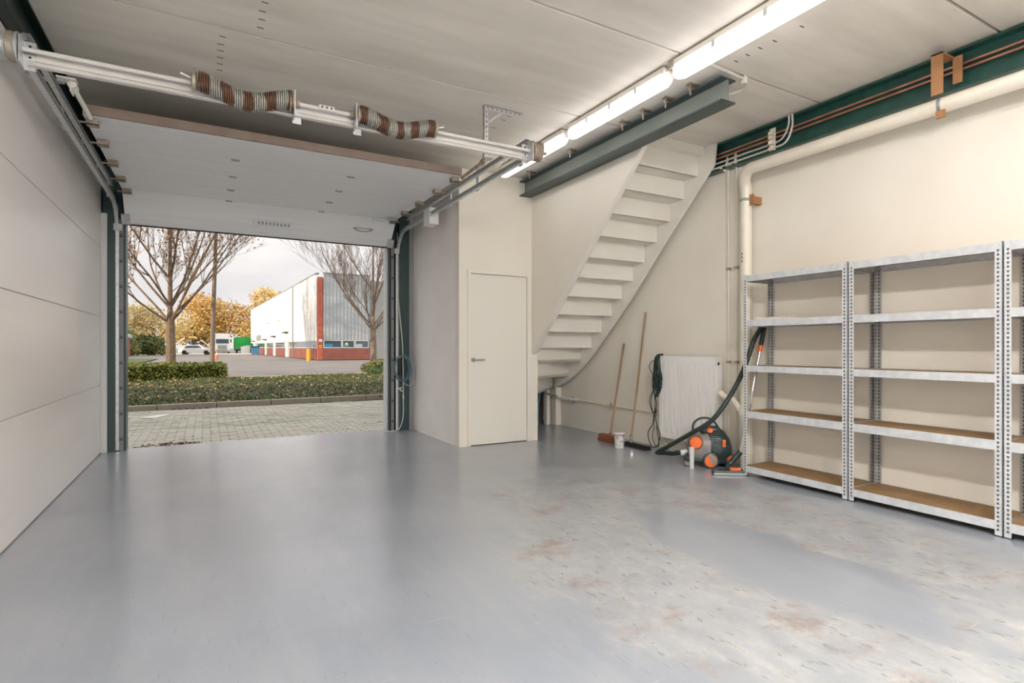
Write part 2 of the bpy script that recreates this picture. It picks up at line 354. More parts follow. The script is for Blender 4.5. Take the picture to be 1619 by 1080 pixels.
# left wall end trim and jamb parts
struct(MB().box((XL,7.36,0),(-.935,7.40,2.6)).build('trim_4', 'frame_light', bevel=.002), 'light grey angle at the end of the panel wall', 'trim')
struct(MB().box((-.975,7.40,0),(-.865,7.5,2.95)).build('trim_5', 'jamb_green'), 'dark green steel column beside the garage door', 'trim')
struct(MB().box((2.33,7.38,0),(2.53,7.5,3.0)).build('trim_6', 'jamb_green'), 'dark green steel column behind the hanging cable', 'trim')
struct(MB().box((2.465,7.36,0),(2.53,7.38,3.0)).build('trim_7', 'grey_trim'), 'grey edge where column and closet wall meet', 'trim')
for nm, x0, x1 in (('trim_8', -.83, -.79), ('trim_9', 2.222, 2.262)):
    j = struct(MB().box((x0,7.40,0),(x1,7.5,2.56)).build(nm, 'jamb_grey'), 'slotted grey guide rail at the %s side of the opening' % ('panel wall' if x0 < 0 else 'closet'), 'trim')
    for k in range(9):
        z = .12+.28*k; MB().box((x0+.002,7.396,z),(x1-.008,7.401,z+.012)).add([], []).box((x0+.002,7.396,z+.022),(x1-.008,7.401,z+.03)).build('slot', 'black', j)
struct(MB().box((-.79,7.42,0),(-.772,7.62,2.56)).build('trim_10', 'jamb_green', bevel=.003), 'dark weather seal by the panel wall', 'trim')
struct(MB().box((2.205,7.42,0),(2.222,7.5,2.56)).build('trim_11', 'black'), 'black seal by the closet side', 'trim')
struct(MB().box((2.18,7.5,0),(2.222,7.64,2.56)).build('trim_12', 'frame_light', bevel=.003), 'pale aluminium outer frame of the opening', 'trim')
# steel beams along the walls
def ibeam(x0, x1, xw, y0, y1, z0, z1, t=.014, tw=.012):
    m = MB(); m.box((x0,y0,z0),(x1,y1,z0+t)); m.box((x0,y0,z1-t),(x1,y1,z1)); m.box((xw,y0,z0+t),(xw+tw,y1,z1-t)); return m
struct(ibeam(4.505,4.589,4.577,YB,5.78,2.918,3.192).build('trim_13', 'green_steel'), 'dark green steel beam along the top of the shelving wall', 'trim')
struct(ibeam(XL+.001,-.915,-.975,YB,7.39,2.96,3.198).build('trim_14', 'green_dark'), 'dark green steel beam above the white panel wall', 'trim')

# ---------------------------------------------------------------- staircase
st = thing('staircase', 'cream painted closed staircase seen from below, winding at its foot', 'staircase', (4.05,5.3,0))
steps = [(3.91,3.14),(4.12,2.94),(4.315,2.745),(4.52,2.545),(4.725,2.345),(4.93,2.145),(5.13,1.945),(5.33,1.745),(5.53,1.543),(5.735,1.34),(5.955,1.138)]
SX = 4.465; steps = [(y*.987, 1.15+(z-1.15)*.987) for y, z in steps]
for i, (y, z) in enumerate(steps):
    yn = steps[i+1][0] if i+1 < len(steps) else 6.03
    MB().box((3.585,y+(.125 if i == 0 else 0),z),(SX,yn+.03,z+.035)).build('tread', 'paint_cream', st, bevel=.004)
    if i: MB().box((3.585,y-.001,z+.0),(SX,y+.017,steps[i-1][1])).build('riser', 'paint_cream', st)
MB().box((3.585,3.988,3.14),(SX,4.006,3.26)).build('riser', 'paint_cream', st)
# winders, fanned about the foot post
pv = Vector((3.60,5.92,0)); wind = [(SX,6.12,.948),(SX,6.41,.741),(SX,6.79,.545),(4.05,6.93,.345)]
prev = (SX,5.88,1.138)
for i, (x, y, z) in enumerate(wind):
    zt = prev[2] if i else 1.138
    d = (Vector((x,y,0))-pv).normalized(); nrm = Vector((-d.y, d.x, 0))*.018
    a = pv+Vector((0,0,z)); b = Vector((x,y,z))
    MB().prism([a, b, b+nrm, a+nrm], (0,0,zt-z)).build('riser', 'paint_cream', st)
    if i < 3:
        nx = wind[i+1]; e = Vector((nx[0],nx[1],z)); pts = [a, b, e, e+Vector((-.01,.02,0)), a+Vector((-.02,.03,0))]
        MB().prism(pts, (0,0,.035)).build('tread', 'paint_cream', st)
    prev = (x, y, z)
low = bez([(3.93,3.06),(4.644,2.295),(5.175,1.735),(5.70,1.25),(6.05,.955),(6.35,.755),(6.84,.555)], 6) if False else None
prof = [(3.895,3.19),(3.92,3.01),(4.644,2.295),(5.175,1.74),(5.70,1.262),(5.95,1.04),(6.21,.84),(6.45,.70),(6.65,.61),(6.86,.545)]
prof = [(y*.987, min(3.19,1.15+(z-1.15)*.987)) for y, z in prof]; prof[0] = (3.845,3.195)
s1 = [(SX,y,z) for y, z in prof]+[(SX,y,z+.34) for y, z in prof[::-1] if y > 4.2]+[(SX,4.22,3.195)]
MB().prism(s1, (.035,0,0)).build('stringer', 'paint_cream', st)
s0 = [(3.551,5.8,1.07),(3.551,3.95,2.91),(3.551,3.80,3.19),(3.551,4.35,3.19),(3.551,5.9,1.5),(3.551,5.9,1.07)]
MB().prism(s0, (.034,0,0)).build('stringer', 'paint_cream', st)
MB().box((3.502,5.902,0),(3.585,5.96,1.09)).build('newel_post', 'paint_cream', st)
MB().bar((3.525,5.8,1.064),(3.525,3.74,3.09), .052, .02, (0,.7,.7)).build('edge_strip', 'paint_cream', st)
# things in the recess
tag(MB().tube(bez([(4.30,6.96,0),(4.30,6.96,.25),(4.32,6.95,.40),(4.35,6.94,.56)],5), .022, 10).build('pipe', 'pipe_blue', smooth=True), 'blue water pipe in the dark recess under the stairs', 'pipe')
tag(MB().tube([(4.365,7.05,0),(4.365,7.05,.55)], .014, 8).build('pipe', 'rust_plate', smooth=True), 'thin brown pipe in the dark recess under the stairs', 'pipe')

# ---------------------------------------------------------------- steel beam under ceiling
bm = thing('steel_beam', 'dark grey green steel beam clamped under the concrete ceiling', 'beam', (3.4,4.3,2.97))
for nm_, a_, b_ in (('top_flange',3.143,3.155),('bottom_flange',2.975,2.987)): MB().box((3.325,2.81,a_),(3.485,5.8,b_)).build(nm_, 'beam_steel', bm)
MB().box((3.40,2.81,2.987),(3.41,5.8,3.143)).build('web', 'web_steel_lit', bm)
for y in (3.11,3.375,3.64,3.91,4.73,5.55):
    c = MB(); c.box((3.27,y-.05,3.188),(3.40,y-.01,3.199)); c.box((3.285,y-.045,3.157),(3.36,y-.015,3.163)); c.tube([(3.30,y-.03,3.11),(3.30,y-.03,3.19)], .007); c.lathe([(.014,0),(.014,.012)], (3.30,y-.03,3.145), (0,0,1), 6)
    c.build('clamp', 'old_metal', bm)
# conduit from lamp to beam
cd = thing('conduit', 'short white conduit bent from the ceiling lamp to the steel beam', 'conduit', (3.4,2.8,3.15))
MB().tube(bez([(3.02,2.74,3.18),(3.20,2.77,3.18),(3.56,2.80,3.18),(3.66,2.86,3.17),(3.64,2.93,3.15),(3.50,2.95,3.10),(3.42,2.94,3.08)],5), .012, 8).build('tube', 'conduit', cd, smooth=True)
MB().box((3.555,2.785,3.15),(3.585,2.815,3.20)).build('clip', 'paint_cream', cd)

# ---------------------------------------------------------------- fluorescent lamps
def lamp(y0, y1, hw, label, xc=2.945, on=True):
    t = thing('ceiling_lamp', label, 'lamp', (xc,(y0+y1)/2,3.05), 'row of tube lamps on the ceiling')
    y0 += .012; y1 -= .012; n = 8
    def sect(w, z0, z1, ya, yb, taper):
        m = MB(); ring = []
        for yy, s in ((ya,.55),(ya+taper,1),(yb-taper,1),(yb,.55)):
            ring.append([(xc-w*s,yy,z1),(xc-w*s,yy,z0+(z1-z0)*.45),(xc-w*.62*s,yy,z0+(1-s)*.02),(xc+w*.62*s,yy,z0+(1-s)*.02),(xc+w*s,yy,z0+(z1-z0)*.45),(xc+w*s,yy,z1)])
        vs = [p for r in ring for p in r]; fs = [(i*6+k, i*6+(k+1)%6, (i+1)*6+(k+1)%6, (i+1)*6+k) for i in range(3) for k in range(6)]+[(5,4,3,2,1,0),(18,19,20,21,22,23)]
        return m.add(vs, fs)
    MB().box((xc-hw*.85,y0+.02,3.135),(xc+hw*.85,y1-.02,3.185)).build('housing', 'lamp_body', t, bevel=.004)
    sect(hw, 3.06, 3.137, y0, y1, .05).build('diffuser', 'fill_bright' if on == 2 else 'fill_mid' if on == 3 else 'lamp_lit' if on else 'lens', t)
    for ye, dy in ((y0,-.02),(y1,.02)):
        MB().box((xc-.02,ye-.012,3.10),(xc+.02,ye+.012,3.15)).build('end_cap', 'lamp_body', t)
    k = MB()
    for f in (.25,.5,.75):
        yy = y0+(y1-y0)*f; k.box((xc-hw-.004,yy-.012,3.10),(xc-hw+.003,yy+.012,3.15)); k.box((xc+hw-.003,yy-.012,3.10),(xc+hw+.004,yy+.012,3.15))
    stuff(k.build('clip', 'galv', t))
    return t
mat('lamp_lit', (.98,.95,.96), .3, emit=TUBE); mat('fill_mid', (.98,.95,.96), .3, emit=TUBE_FILL*.5); mat('fill_bright', (.98,.96,.95), .3, emit=TUBE_FILL)
lamp(1.34,2.89,.062,'long lit tube lamp on the ceiling, nearest one in view')
lamp(2.93,4.20,.050,'lit tube lamp on the ceiling in the middle of the row, beside the steel beam')
lamp(4.25,5.52,.048,'lit tube lamp on the ceiling behind the cable drum, near the closet')
for k, a in enumerate((-.3,-1.9,-3.5)): lamp(a,a+1.5,.062,'unseen tube lamp added behind the viewpoint for fill light, %s of the shelving row' % ('first','second','third')[k], on=3 if k else True)  # added out of view to brighten the room
for k, a in enumerate((-1.7,-3.4)): lamp(a,a+1.5,.095,'unseen tube lamp added behind the viewpoint for fill light, %s of the panel wall row' % ('first','second')[k], xc=.9, on=2)  # second unseen row, added to brighten the panel wall side
tag(MB().box((2.90,2.86,3.14),(2.99,2.92,3.20)).build('junction_box', 'old_metal', bevel=.004), 'small brownish junction box between two ceiling lamps', 'box')

# ---------------------------------------------------------------- overhead door
gd = thing('garage_door', 'white ribbed sectional garage door rolled up overhead', 'door', (.72,6.2,2.5))
ZD = 2.83; js = [4.98,5.53,6.09,6.62,7.12]; X0, X1 = -.775, 2.205
for i in range(4):
    m = MB(); m.box((X0,js[i]+.003,ZD),(X1,js[i+1]-.003,ZD+.04))
    k = js[i]+.045
    while k < js[i+1]-.03:
        m.box((X0+.03,k,ZD-.0022),(X1-.03,k+.05,ZD)); k += .058
    m.build('door_section', 'door_panel', gd)
a = Vector((0,7.125,ZD)); b = Vector((0,7.42,2.515)); d = (b-a).normalized(); up = Vector((1,0,0)).cross(d)
if up.z < 0: up = -up
def on_low(x, t, h): return Vector((x,0,0))+a+(b-a)*t+up*h     # bottom section frame
m = MB(); m.prism([on_low(X0,0,0),on_low(X0,1,0),on_low(X0,1,.04),on_low(X0,0,.04)], (X1-X0,0,0))
m.build('door_section', 'door_panel', gd)
m = MB(); m.prism([on_low(X0,1,-.004),on_low(X0,1.04,-.004),on_low(X0,1.04,.042),on_low(X0,1,.042)], (X1-X0,0,0)); m.build('bottom_seal', 'black', gd)
m = MB(); m.box((X0+.01,4.955,ZD+.0),(X1-.01,4.978,ZD+.068)); m.box((X0+.01,4.955,ZD+.062),(X1-.01,5.02,ZD+.07)); m.build('top_rail', 'end_strip', gd, bevel=.003)
for x in (.235,1.255):
    for y in js[1:]:
        h = MB(); h.box((x-.035,y-.02,ZD-.008),(x+.035,y+.02,ZD-.002)); h.tube([(x-.03,y,ZD-.011),(x+.03,y,ZD-.011)], .005, 6); h.build('hinge', 'grey_brush', gd)
for sx, xe in ((1,X0),(-1,X1)):
    m = MB(); m.box((xe,4.98,ZD-.003),(xe+sx*.10,7.12,ZD-.001)); m.build('side_cap', 'door_panel', gd)
    for y in [5.06]+js[1:]:
        h = MB(); x = xe+sx*.01
        h.box((x,y-.035,ZD-.05),(x+sx*.075,y+.035,ZD-.045)); h.box((x,y-.035,ZD-.05),(x+sx*.075,y-.028,ZD-.003)); h.box((x,y+.028,ZD-.05),(x+sx*.075,y+.035,ZD-.003)); h.tube([(x-sx*.05,y,ZD-.03),(x+sx*.05,y,ZD-.03)], .008, 8)
        h.build('roller_bracket', 'old_metal', gd)
    q = MB(); q.prism([on_low(xe-(.03 if sx > 0 else .05),.70,-.03),on_low(xe-(.03 if sx > 0 else .05),.98,-.03),on_low(xe-(.03 if sx > 0 else .05),.98,-.002),on_low(xe-(.03 if sx > 0 else .05),.70,-.002)], (.08,0,0)); q.build('corner_bracket', 'galv', gd)
# lock plate and pull handle on the lowest section
lp = MB(); x0, x1 = .50, .95; up = up*1.6
lp.prism([on_low(x0,.48,-.012),on_low(x0,.62,-.012),on_low(x0,.62,0),on_low(x0,.48,0)], (x1-x0,0,0)); lk = lp.build('lock_plate', 'cladding_white', gd, bevel=.004)
for k in range(9):
    x = x0+.05+k*.042; MB().prism([on_low(x,.50,-.014),on_low(x,.60,-.014),on_low(x,.60,-.011),on_low(x,.50,-.011)], (.02,0,0)).build('louvre', 'grey_brush', lk)
hp = [on_low(1.80+.13*math.sin(R_(t)), .40+.14*math.cos(R_(t))*0+.12*math.cos(R_(t)), -.010) for t in range(-90, 91, 15)]
MB().prism(hp, up*.012).build('pull_handle', 'grey_brush', gd)
hp2 = [on_low(1.80+.085*math.sin(R_(t)), .41+.06*math.cos(R_(t)), -.013) for t in range(-90, 91, 15)]
MB().prism(hp2, up*.004).build('grip', 'cladding_white', gd)
# slide bolt near closet
sb = MB(); sb.box((2.02,6.98,2.79),(2.19,7.04,2.80)); sb.tube(bez([(2.04,7.0,2.785),(1.88,7.0,2.785),(1.87,7.03,2.785),(1.87,7.06,2.785),(1.90,7.08,2.785),(2.04,7.08,2.785)],4), .006, 6); sb.build('slide_bolt', 'galv', gd)

# tracks
def track(x, s, label):
    t = thing('door_track', label, 'track', (x,5.6,0))
    def chan(pts, name, w=.032, h=.044, mt='galv'):
        m = MB(); P = [Vector(p) for p in pts]; ring = []
        for i, p in enumerate(P):
            dd = (P[min(i+1,len(P)-1)]-P[max(i-1,0)]).normalized(); nn = Vector((0,-dd.z,dd.y)); q = .003
            c = [(-w/2*s,h/2),(w/2*s,h/2),(w/2*s,h/2-q),(-(w/2-q)*s,h/2-q),(-(w/2-q)*s,-h/2+q),(w/2*s,-h/2+q),(w/2*s,-h/2),(-w/2*s,-h/2)]
            ring.append([p+Vector((a_,0,0))+nn*b_ for a_, b_ in c])
        n = 8; vs = [v for r in ring for v in r]
        m.add(vs, [(i*n+k, i*n+(k+1)%n, (i+1)*n+(k+1)%n, (i+1)*n+k) for i in range(len(P)-1) for k in range(n)])
        return m.build(name, mt, t)
    arc = [(x, 7.07+.37*math.sin(R_(k))*1.0, 2.71-.37*(1-math.cos(R_(k)))) for k in range(0, 91, 10)]
    chan([(x,3.9,2.71),(x,6.9,2.71)]+arc+[(x,7.44,.01)], 'lower_rail')
    chan([(x,3.9,2.835),(x,7.0,2.835)], 'upper_rail')
    for y in (4.05,4.9,5.6,6.3,6.9):
        c = MB(); c.box((x-s*.026,y-.03,2.68),(x-s*.019,y+.03,2.865)); c.build('rail_joint', 'galv', t)
    # spring bumper at rail end
    c = MB(); c.box((x+s*.02,4.46,2.865),(x+s*.12,4.54,2.875)); c.box((x+s*.085,4.49,2.80),(x+s*.092,4.58,2.875)); c.build('bumper_bracket', 'paint_cream', t)
    MB().tube([(x+s*.095,4.52,2.845),(x+s*.125,4.95,2.80)], .016, 10).tube([(x+s*.094,4.50,2.85),(x+s*.098,4.56,2.842)], .026, 10).build('bumper', 'paint_cream' if s > 0 else 'old_metal', t, smooth=True)
    c = MB(); c.box((x-s*.03,7.38,2.43),(x+s*.05,7.43,2.50)); c.build('rail_foot', 'galv', t)
    MB().tube(bez([(x+s*.005,7.40,2.72),(x+s*.01,7.39,2.64),(x,7.40,2.5)],4), .006, 6).build('tensioner', 'galv', t)
    return t
track(-.85, 1, 'double galvanised door track along the white panel wall')
tR = track(2.315, -1, 'double galvanised door track above the closet wall')
tag(MB().box((2.30,6.14,2.60),(2.42,6.34,2.80)).build('control_box', 'cladding_white', bevel=.008), 'white plastic box on the door track above the closet wall', 'box')
# white vertical pipe and hanging cable at closet-side jamb
tag(MB().tube([(2.285,7.36,.005),(2.285,7.36,2.42)], .011, 10).build('guide_pipe', 'white_paint', smooth=True), 'thin white upright pipe beside the slotted guide rail', 'pipe')
wc = [(2.29,7.37,2.42),(2.30,7.36,1.9),(2.36,7.355,1.25),(2.37,7.35,.9),(2.375,7.35,.45),(2.37,7.35,.18),(2.31,7.33,.03),(2.22,7.30,.012),(2.14,7.29,.012)]
hc = thing('door_cable', 'white flex hanging down the dark column to the floor', 'cable', (2.3,7.35,0))
MB().tube(bez(wc,8), .007, 6).build('flex', 'cable_white', hc, smooth=True)
MB().lathe([(.012,0),(.014,.02),(.010,.045)], (2.10,7.29,.014), (1,0,0), 10).build('plug', 'cable_white', hc, smooth=True)
MB().tube([(2.374,7.348,.44),(2.374,7.348,.49)], .012, 8).build('joiner', 'cable_white', hc, smooth=True)
bc = thing('cable_coil', 'coiled blue grey cable hung on a black hand pump on the column', 'cable', (2.37,7.3,.7))
for k in range(3):
    ph = [(2.33+(.10+.006*k)*math.cos(R_(a_))+.012*k, 7.30-.012*k, .86+(.17+.004*k)*math.sin(R_(a_))) for a_ in range(0,361,15)]
    MB().tube(ph, .007, 6, caps=False).build('loop', 'cable_blue', bc, smooth=True)
MB().tube(bez([(2.38,7.30,1.0),(2.47,7.28,.95),(2.50,7.27,.80),(2.49,7.27,.68),(2.43,7.28,.62),(2.36,7.29,.66)],6), .006, 6).build('loop', 'grey_brush', bc, smooth=True)
MB().lathe([(.028,0),(.030,.01),(.030,.20),(.022,.22),(.022,.24)], (2.32,7.33,.76), (0,0,1), 14).build('cylinder', 'black', bc, smooth=True)
MB().ball((2.32,7.32,1.01), .013, 8).build('knob', 'white_paint', bc, smooth=True)
MB().tube([(2.27,7.30,.62),(2.34,7.30,.54)], .008, 6).tube([(2.31,7.30,.575),(2.335,7.30,.60)], .008, 6).build('clip', 'cable_white', bc, smooth=True)

# ---------------------------------------------------------------- spring assembly
sp = thing('spring_assembly', 'torsion spring shaft on a white rail with sagging banded springs', 'garage door springs', (.72,3.85,2.7))
SY, SZ = 3.85, 2.745
m = MB(); m.box((-.84,SY+.035,SZ-.075),(2.30,SY+.038,SZ+.01)); m.box((-.84,SY-.0,SZ-.078),(2.30,SY+.038,SZ-.074)); m.box((-.84,SY+.0,SZ+.008),(2.30,SY+.038,SZ+.012)); m.box((-.84,SY+.025,SZ-.045),(2.30,SY+.036,SZ-.025))
m.build('rail', 'white_metal', sp)
MB().tube([(-.93,SY,SZ),(2.40,SY,SZ)], .0125, 10).build('shaft', 'white_metal', sp, smooth=True)
MB().tube([(2.33,SY,SZ),(2.46,SY,SZ)], .0135, 10).build('shaft_end', 'old_metal', sp, smooth=True)
def spring(x0, x1, sag, turns, flip):
    n = turns*12; P = []
    for i in range(n+1):
        t = i/n; x = x0+(x1-x0)*t
        dz = -sag*math.sin(math.pi*t)**1.3*(1.0)+ .018*math.cos(2*math.pi*t)-.018
        a_ = 2*math.pi*turns*t; r = .056
        P.append((x, SY-.03+r*math.cos(a_), SZ+.005+dz+r*math.sin(a_)))
    s = MB(); s.tube(P, .0058, 5); s.build('spring', 'coil', sp, smooth=True)
spring(-.035,.49,.030,42,0); spring(.93,1.455,.024,40,1)
for x in (-.06,1.47):
    c = MB(); c.lathe([(.040,0),(.062,.006),(.062,.022),(.045,.03)], (x-.015 if x < 0 else x-.014,SY-.03,SZ+.003), (1,0,0), 18); c.build('winding_cone', 'old_metal', sp, smooth=True)
    d_ = -1 if x < 0 else 1; MB().tube([(x,SY-.03,SZ+.01),(x+d_*.07,SY-.04,SZ+.03)], .006, 6).build('cone_bolt', 'galv', sp)
for x in (.505,.90):
    c = MB(); c.box((x-.004,SY-.06,SZ-.10),(x+.004,SY+.035,SZ+.065)); c.box((x-.004,SY+.03,SZ-.12),(x+.05,SY+.036,SZ+.03)); c.build('bearing_plate', 'galv', sp)
    c = MB(); c.lathe([(.066,0),(.066,.010),(.045,.012),(.045,.026)], (x-.03 if x < .7 else x+.006,SY-.02,SZ-.002), (1,0,0), 18); c.build('spring_plate', 'old_metal', sp, smooth=True)
    MB().lathe([(.022,0),(.03,.01),(.02,.03)], (x+.004 if x < .7 else x-.035,SY,SZ), (1,0,0), 12).build('bearing', 'old_metal', sp, smooth=True)
c = MB(); c.box((.66,SY-.024,SZ-.012),(.76,SY+.012,SZ+.02)); cp = c.build('coupling', 'white_metal', sp, bevel=.003)
for x in (.68,.71,.74): MB().lathe([(.006,0),(.006,.006)], (x,SY-.024,SZ+.004), (0,-1,0), 6).build('bolt', 'black', cp)
for x, s in ((-.90,-1),(2.345,1)):
    d = MB(); pr_ = [(.018,0),(.072,.001),(.080,.004),(.080,.010)]
    for k in range(8): pr_ += [(.074,.013+k*.008),(.070,.017+k*.008)]
    pr_ += [(.079,.080),(.079,.086),(.055,.088),(.02,.09)]
    d.lathe(pr_, (x-s*.035,SY,SZ), (s,0,0), 28); dd = d.build('cable_drum', 'galv' if s < 0 else 'old_metal', sp, smooth=True)
    if s < 0: MB().lathe([(.0745,0),(.0775,.002),(.0775,.026),(.0745,.028)], (x+.016,SY,SZ), (-1,0,0), 28).build('rope_turns', 'old_metal', dd, smooth=True)
    p = MB(); xx = x-s*.045; p.prism([(xx,SY-.06,SZ-.09),(xx,SY+.045,SZ-.09),(xx,SY+.045,SZ+.05),(xx,SY,SZ+.085),(xx,SY-.06,SZ+.05)], (s*.005,0,0)); p.box((xx-s*.05,SY+.030,SZ-.10),(xx,SY+.034,SZ+.055)); p.build('end_bracket', 'galv', sp)
    b_ = MB()
    for zz in (-.07,-.03,.03): b_.lathe([(.007,0),(.007,.006)], (xx-s*.025,SY+.03,SZ+zz), (0,-1,0), 6)
    stuff(b_.build('bracket_bolts', 'black', sp))
# perforated ceiling bracket
cb = thing('ceiling_bracket', 'perforated galvanised angle bracket hanging from the ceiling near the lamp row', 'bracket', (2.1,4.2,3.0))
m = MB(); m.box((2.06,4.195,2.76),(2.10,4.198,3.195)); m.box((2.06,4.195,2.76),(2.063,4.225,3.195)); m.build('upright', 'galv', cb)
m = MB(); m.box((2.06,4.19,3.165),(2.44,4.193,3.199)); m.box((2.06,4.19,3.195),(2.44,4.23,3.199)); m.build('ceiling_bar', 'galv', cb)
m = MB(); m.bar((2.09,4.192,3.05),(2.24,4.192,3.17), .004, .02, (0,0,1)); m.build('brace', 'galv', cb)
m = MB()
for k in range(8): m.box((2.085+k*.044,4.188,3.175),(2.105+k*.044,4.19,3.183))
for k in range(9): m.box((2.078,4.193,2.80+k*.042),(2.086,4.195,2.818+k*.042))
m.build('holes', 'slot', cb)
# cable on the left beam
tag(MB().tube([(-.967,YB+.1,3.10),(-.967,3.85,3.10)], .008, 6).build('thin_conduit', 'cable_white'), 'thin white conduit on the green beam above the panel wall', 'conduit')
lb = thing('beam_bracket', 'white bracket joining the door track to the green beam', 'bracket', (-.9,4.55,2.85))
MB().box((-.97,4.50,2.86),(-.80,4.56,2.865)).box((-.97,4.50,2.86),(-.965,4.56,2.95)).build('arm', 'frame_light', lb)

# ---------------------------------------------------------------- pipes on the right wall
def pipe(name, pts, r, mt, label, cat='pipe', group=None, n=12, k=6, raw=False):
    return tag(MB().tube(pts if raw else bez(pts, k), r, n).build(name, mt, smooth=True), label, cat, group)
pipe('copper_pipe', [(4.53,YB+.1,3.09),(4.53,5.1,3.09)], .0095, 'copper', 'upper copper pipe running along the dark green beam', raw=True)
pipe('copper_pipe', [(4.53,YB+.1,3.052),(4.53,5.1,3.052)], .0095, 'copper', 'lower copper pipe running along the dark green beam', raw=True)
pipe('conduit', [(4.49,3.06,3.19),(4.495,3.07,3.10),(4.51,3.14,3.015),(4.53,3.28,3.006),(4.53,3.7,3.006),(4.53,5.1,3.0)], .0085, 'conduit', 'upper grey conduit bending up to the ceiling over the cream pipe', 'conduit')
pipe('conduit', [(4.49,3.03,3.19),(4.49,3.03,3.08),(4.49,3.09,2.965),(4.495,3.25,2.95),(4.495,3.7,2.948),(4.495,4.9,2.94)], .0085, 'conduit', 'lower grey conduit bending up to the ceiling over the cream pipe', 'conduit')
pipe('wall_pipe', [(4.49,3.74,2.95),(4.50,3.71,2.945),(4.54,3.68,2.92),(4.565,3.67,2.84),(4.57,3.67,.05)], .0085, 'pvc_cream', 'upright conduit touching the thick cream downpipe side', 'pipe')
pipe('wall_pipe', [(4.49,3.85,2.945),(4.50,3.81,2.94),(4.54,3.78,2.90),(4.565,3.77,2.82),(4.57,3.765,.05)], .0085, 'pvc_cream', 'upright conduit next to the radiator end', 'pipe')
for z in (1.93,1.0):
    for y in (3.67,3.765):
        tag(MB().box((4.545,y-.016,z-.012),(4.59,y+.016,z+.012)).build('pipe_clip', 'old_metal'), 'small clip holding the upright conduit %s at %s' % ('by the downpipe' if y < 3.7 else 'by the radiator', 'radiator height' if z < 1.2 else 'shelf top height'), 'clip')
cl = thing('clip_rail', 'cream clip rail holding the conduits against the green beam', 'clip', (4.44,3.14,2.9))
MB().box((4.512,3.21,2.92),(4.520,3.265,3.14)).build('rail', 'pvc_cream', cl)
for z in (3.09,3.052,3.006,2.950): MB().box((4.478,3.215,z-.016),(4.513,3.26,z+.016)).build('saddle', 'pvc_cream', cl, bevel=.003)
dp = thing('drain_pipe', 'thick cream drain pipe with an elbow under the green beam', 'pipe', (4.48,3.5,0))
PX = 4.49
el = [(PX,3.50,.60),(PX,3.50,1.5),(PX,3.50,2.63)]+[(PX-.09*math.sin(R_(a_)),3.50-.14*(1-math.cos(R_(a_))),2.66+.14*math.sin(R_(a_))) for a_ in range(10,91,10)]+[(4.40,3.2,2.80),(4.40,YB+.1,2.80)]
MB().tube(el, .053, 20).build('pipe_run', 'pvc_cream', dp, smooth=True)
MB().lathe([(.054,0),(.060,.01),(.060,.50),(.065,.505),(.065,.56),(.050,.60)], (PX,3.50,.0), (0,0,1), 24).build('socket', 'pvc_cream', dp, smooth=True)
MB().tube(bez([(PX-.02,3.53,.52),(4.45,3.62,.64),(4.44,3.70,.66),(4.45,3.76,.70)],5), .030, 14).build('branch', 'pvc_cream', dp, smooth=True)
MB().tube([(PX-.006*math.cos(0),3.50,2.52),(PX,3.50,2.545)], .057, 20).build('ring', 'grey_brush', dp, smooth=True)
MB().box((PX-.01,3.405,2.49),(PX+.10,3.445,2.56)).box((PX-.02,3.405,2.48),(PX-.012,3.45,2.58)).build('wall_clip', 'rust_plate', dp)
MB().box((4.335,1.835,2.86),(4.343,1.905,3.14)).box((4.335,1.835,3.13),(4.52,1.905,3.14)).build('beam_hanger', 'rust_plate', dp)
MB().box((4.495,1.79,2.955),(4.503,1.845,3.14)).build('hanger_plate', 'rust_plate', dp)
MB().lathe([(.0535,0),(.0565,.0),(.0565,.02),(.0535,.02)], (4.40,1.86,2.80), (0,1,0), 24).build('ring', 'grey_brush', dp, smooth=True)
MB().box((4.355,1.835,2.705),(4.375,1.885,2.755)).build('hanger_foot', 'rust_plate', dp)
marks = MB()
for k in range(3): marks.box((PX-.0545,3.50,2.02-.035*k),(PX-.050,3.508,2.04-.035*k))
marks.build('ink_marks', 'black', dp)
# heating pipe low on the wall
hp_ = thing('heating_pipe', 'cream heating pipe low on the wall between stairs and radiator', 'pipe', (4.55,5.6,.4))
MB().tube([(4.56,4.60,.385),(4.56,6.42,.405)], .012, 10).build('pipe_run', 'pvc_cream', hp_, smooth=True)
MB().tube(bez([(4.56,6.30,.404),(4.54,6.45,.407),(4.52,6.60,.41),(4.48,6.72,.43)],5), .021, 12).build('sleeve', 'white_paint', hp_, smooth=True)
MB().tube(bez([(4.48,6.70,.43),(4.42,6.80,.455),(4.40,6.85,.46)],4), .014, 10).build('elbow', 'old_metal', hp_, smooth=True)
for y in (6.40,5.57,4.76):
    MB().lathe([(.013,0),(.018,0),(.018,.014),(.013,.014)], (4.56,y,.387+(y-4.6)*.011), (0,1,0), 14).tube([(4.56,y+.007,.36),(4.56,y+.007,.43)], .0035, 6).ball((4.552,y+.007,.432), .008, 6).ball((4.552,y+.007,.352), .008, 6).build('pipe_clip', 'black' if y != 5.57 else 'rust_plate', hp_)

